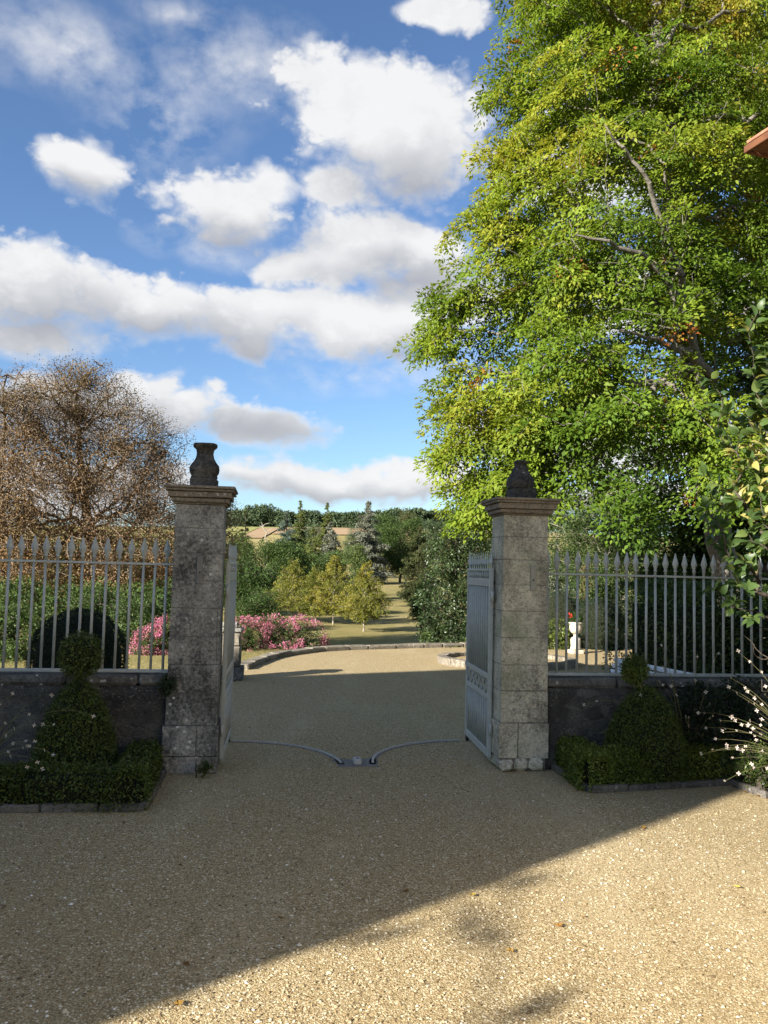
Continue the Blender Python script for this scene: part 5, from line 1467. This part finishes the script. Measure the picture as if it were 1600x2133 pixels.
# ================================================================== BUILDINGS OUTSIDE THE PICTURE'S CENTRE
# the tall house to the left of the court: only its shadow lies in the picture
def house():
    tanE = math.tan(SUN_EL); A2 = Vector((math.sin(SUN_AZ), math.cos(SUN_AZ)))
    e1 = Vector((.893, .450)).normalized(); e2 = Vector((e1.y, -e1.x))
    hr_, he = 9.5, 8.1
    far = Vector((1.04, 14.79)); Pf = far - A2 * (he / tanE)
    near = Vector((-1.10, 3.28)); s = 9.0
    K = near - A2 * s
    half = (K - Pf).dot(e2) / 2; P0 = Pf + e2 * half
    along = (K - P0).dot(e1)
    Lh = 16.0
    root = empty('manor_house', (K.x, K.y, 0)); tag(root, 'tall pale house left of the court whose shadow falls across the gate', 'house')
    def pt(a, b, z): q = P0 + e1 * a + e2 * b; return (q.x - K.x, q.y - K.y, z)
    a1, a0 = along, along - Lh
    bm = bmesh.new()
    v = [bm.verts.new(pt(a, b, z)) for (a, b, z) in ((a0, -half, 0), (a1, -half, 0), (a1, half, 0), (a0, half, 0), (a0, -half, he), (a1, -half, he), (a1, half, he), (a0, half, he), (a0, 0, hr_ - .12), (a1, 0, hr_ - .12))]
    for f in ((0, 1, 5, 4), (1, 2, 6, 9, 5), (2, 3, 7, 6), (3, 0, 4, 8, 7)): bm.faces.new([v[i] for i in f])
    bmesh.ops.recalc_face_normals(bm, faces=bm.faces)
    me = bpy.data.meshes.new('wall'); bm.to_mesh(me); bm.free(); link('wall', me, M['house_wall'], root)
    for sg in (-1, 1):
        bm = bmesh.new(); ov = .03
        lo_b = sg * (half + .04)
        vs = [bm.verts.new(pt(a, b, z)) for (a, b, z) in ((a0 - ov, 0, hr_), (a1 + ov, 0, hr_), (a1 + ov, lo_b, he + .02), (a0 - ov, lo_b, he + .02), (a0 - ov, 0, hr_ - .1), (a1 + ov, 0, hr_ - .1), (a1 + ov, lo_b, he - .08), (a0 - ov, lo_b, he - .08))]
        for f in ((0, 1, 2, 3), (7, 6, 5, 4), (0, 4, 5, 1), (1, 5, 6, 2), (2, 6, 7, 3), (3, 7, 4, 0)): bm.faces.new([vs[i] for i in f])
        bmesh.ops.recalc_face_normals(bm, faces=bm.faces)
        me = bpy.data.meshes.new('roof_slope'); bm.to_mesh(me); bm.free(); link('roof_slope', me, M['roof_tile'], root)
    ang = math.atan2(e1.y, e1.x)
    for r0 in (1.0, 4.6):
        for k in range(4):
            c = pt(a1 - 2.4 - k * 3.6, half + .03, r0 + .95)
            w_ = MB().box(c, (1.1, .08, 1.9), ang).build('window', M['white_wood'], root)
            c = pt(a1 - 2.4 - k * 3.6, half + .075, r0 + .95)
            MB().box(c, (.94, .02, 1.74), ang).build('pane', M['glass'], w_)
    # creeper on the near corner: its loose ends ruffle the edge of the shadow
    cr = empty('wall_creeper', (K.x, K.y, 0)); tag(cr, 'leafy creeper climbing the near corner of the tall house', 'creeper')
    mb = MB(); tips = []; od = []; tw_t = []; tw_d = []
    def toedge(px, py, dz=0):
        g0 = gr(px, py); k = (Vector((g0.x, g0.y)) - K).dot(A2) / A2.dot(A2)
        q = Vector((g0.x, g0.y, 0)) - Vector((A2.x, A2.y, 0)) * k
        q.z = k * tanE
        return q
    twigs = [[(930, 1855), (965, 1885), (985, 1915), (1000, 1945), (1030, 1962)], [(940, 1850), (1010, 1842), (1080, 1832), (1140, 1828)], [(1000, 2135), (1080, 2115), (1130, 2090), (1180, 2068)], [(720, 1935), (780, 1945), (850, 1935)]]
    for tw in twigs:
        pts = [toedge(*q) for q in tw]
        if tw[0][1] > 2100: pts = [Vector((K.x, K.y, pts[0].z + .6))] + pts
        mb.tube([p - Vector((K.x, K.y, 0)) for p in pts], .012, 5)
        for p, q in zip(pts[-4:], pts[-3:]):
            for u in np.linspace(0, 1, 5): tw_t.append(np.array(p.lerp(q, float(u)))); tw_d.append(np.array((q - p).normalized()))
    base = Vector((K.x, K.y, 0))
    mb.tube([Vector((0.02, -.02, z)) for z in np.linspace(0, 7.2, 12)], .03, 6)
    for z in np.arange(.6, 7.4, .06):
        p = base + Vector((random.uniform(-.06, .03), random.uniform(-.05, .03), z)); tips.append(np.array(p)); od.append(np.array((.6, -.6, .2)))
    mb.build('stems', M['bark_dark'], cr)
    tips = np.array(tips); od = np.array(od)
    v2, f2, t2 = sprays(np.array(tw_t), np.array(tw_d), 6, .045, .05, .5, .3, .6, .8, np.full(len(tw_t), .4), .2)
    v, f, t = sprays(tips, od, 12, .05, .05, .5, .3, .6, .8, np.full(len(tips), .4), .2)
    link('foliage', mesh_np('foliage', np.vstack([v, v2]) - np.array(base), np.vstack([f, f2 + len(v)]), np.concatenate([t, t2])), L['hedge'], cr)
house()
# eave corner of the outbuilding at the right, upper edge of the picture
def outbuilding():
    tip = at(1549, 319, 5.3)
    root = empty('outbuilding', (tip.x, tip.y, 0), R(19)); tag(root, 'timber eave corner of a building jutting in at the upper right edge', 'building')
    z = tip.z
    def bx(c, s, nm, m, bev=.003):
        return MB().box(c, s, bev=bev).build(nm, m, root)
    Lx, Ly = 4.0, 9.0
    bx((.010, -Ly / 2, z + .022), (.020, Ly, .048), 'fascia_board', M['eave_wood'])
    bx((Lx / 2 + .022, -.010, z + .022), (Lx, .020, .048), 'fascia_board', M['eave_wood'])
    for k in range(4):
        bx((.022 + .055 + k * .112, -Ly / 2 - .025, z + .010 + .008 * (k % 2)), (.104, Ly - .03, .016), 'soffit_board', M['eave_wood'])
    bx((Lx / 2 + .50, -Ly / 2 - .45, z / 2), (Lx, Ly - .9, z), 'wall', M['house_wall'])
    for k in range(9):
        bx((.12 + k * .2, -Ly / 2 - .02, z + .065 + k * .075), (.23, Ly, .022), 'tile_course', M['roof_tile'])
outbuilding()

# fallen leaves on the gravel
def fallen():
    spots = [(386, 2013, 'yellow maple leaf lying in the shade near the bottom left'), (487, 1719, 'small yellow leaf on the gravel below the left bed'), (584, 1916, 'pale curled leaf in the shade left of the shadow edge'), (372, 2098, 'brown leaf in the sun at the bottom left'), (846, 1860, 'orange leaf in the shade near the ragged shadow'), (984, 1868, 'ochre leaf at the root of the ragged shadow'), (1063, 1985, 'orange leaf in the sun beyond the ragged shadow'), (1535, 1852, 'brown leaf alone in the sun at the right'), (1165, 1932, 'brown leaf in the sun right of the ragged shadow'), (1212, 1913, 'yellow leaf in the sun right of centre'), (570, 1424, 'brown leaf on the terrace gravel near the kerb'), (772, 1547, 'brown leaf on the gravel above the gate stop'), (520, 1518, 'dark leaf on the gravel beside the left gate leaf'), (735, 1405, 'dark leaf at the edge of the far shade'), (255, 1702, 'dark twig-like leaf in front of the left bed'), (1340, 1726, 'brown leaf just inside the sun on the right'), (1528, 1640, 'orange leaf on the kerb corner of the right bed'), (1552, 1652, 'rust leaf lying against the sunlit edging'), (1580, 1660, 'orange leaf under the sunlit gaura')]
    random.seed(5)
    for (px, py, lab) in spots:
        p = gr(px, py); mb = MB(); bm = mb.bm
        n_ = 5; s = random.uniform(.016, .03)
        c = bm.verts.new((0, 0, .008)); ring = []
        for k in range(10):
            a = 2 * math.pi * k / 10; r_ = s * (1.0 if k % 2 == 0 else .55) * random.uniform(.8, 1.15)
            ring.append(bm.verts.new((r_ * math.cos(a), r_ * math.sin(a) * .8, .006 + random.uniform(0, .012))))
        for k in range(10): bm.faces.new((c, ring[k], ring[(k + 1) % 10]))
        me = mb.mesh('fallen_leaf'); a = me.attributes.new('tint', 'FLOAT', 'FACE'); a.data.foreach_set('value', np.full(len(me.polygons), random.random(), np.float32))
        o = link('fallen_leaf', me, L['litter']); o.location = (p.x, p.y, 0.002); o.rotation_euler = (0, 0, random.uniform(0, 6))
        tag(o, lab, 'leaf', 'fallen leaves on the gravel')
fallen()

# loose larger stones lying on the gravel: too many to count, one mesh
def loose_pebbles(n):
    m, nt = newmat('loose_stone')
    col = nt.ramp(nt.n('ShaderNodeAttribute', attribute_name='tint').outputs['Fac'], [(0, (.10, .07, .035)), (.3, (.26, .19, .10)), (.7, (.43, .34, .20)), (.93, (.58, .50, .34)), (1, (.78, .74, .64))])
    finish(nt, col, .85, spec=.15)
    y = 2.7 + 6.5 * rng.random(n * 2) ** 1.3
    x = (rng.random(n * 2) * 2 - 1) * (.48 * y + .3)
    ok = ~(((y > 5.75) & (x < -1.55) & (y < 7.5)) | ((y > 6.6) & (x > 1.5)) | ((y > 7.0) & (np.abs(x) > 1.05)))
    x, y = x[ok][:n], y[ok][:n]; n = len(x)
    o8 = np.array([(1, 0, 0), (-1, 0, 0), (0, 1, 0), (0, -1, 0), (0, 0, 1), (.7, .7, .1), (-.7, .7, .1), (-.7, -.7, .1), (.7, -.7, .1)], float)
    fc = np.array([(0, 5, 4), (5, 2, 4), (2, 6, 4), (6, 1, 4), (1, 7, 4), (7, 3, 4), (3, 8, 4), (8, 0, 4)])
    s = rng.uniform(.0035, .0085, n) * np.where(rng.random(n) < .04, 1.7, 1.0)
    a = rng.random(n) * 6.28; ca, sa = np.cos(a), np.sin(a); el_ = rng.uniform(.55, 1.0, n)
    v = o8[None] * rng.uniform(.75, 1.2, (n, 9, 1))
    vx = v[..., 0] * s[:, None]; vy = v[..., 1] * (s * el_)[:, None]; vz = v[..., 2] * (s * rng.uniform(.5, .9, n))[:, None]
    V = np.stack([x[:, None] + vx * ca[:, None] - vy * sa[:, None], y[:, None] + vx * sa[:, None] + vy * ca[:, None], vz + .0015], -1)
    Fi = (np.arange(n)[:, None, None] * 9 + fc[None]).reshape(-1, 3)
    o = link('loose_pebbles', mesh_np('loose_pebbles', V.reshape(-1, 3), Fi, np.repeat(rng.random(n), 8)), m)
    tag(o, 'loose beige stones scattered over the gravel', 'pebbles', kind='stuff')
loose_pebbles(16000)
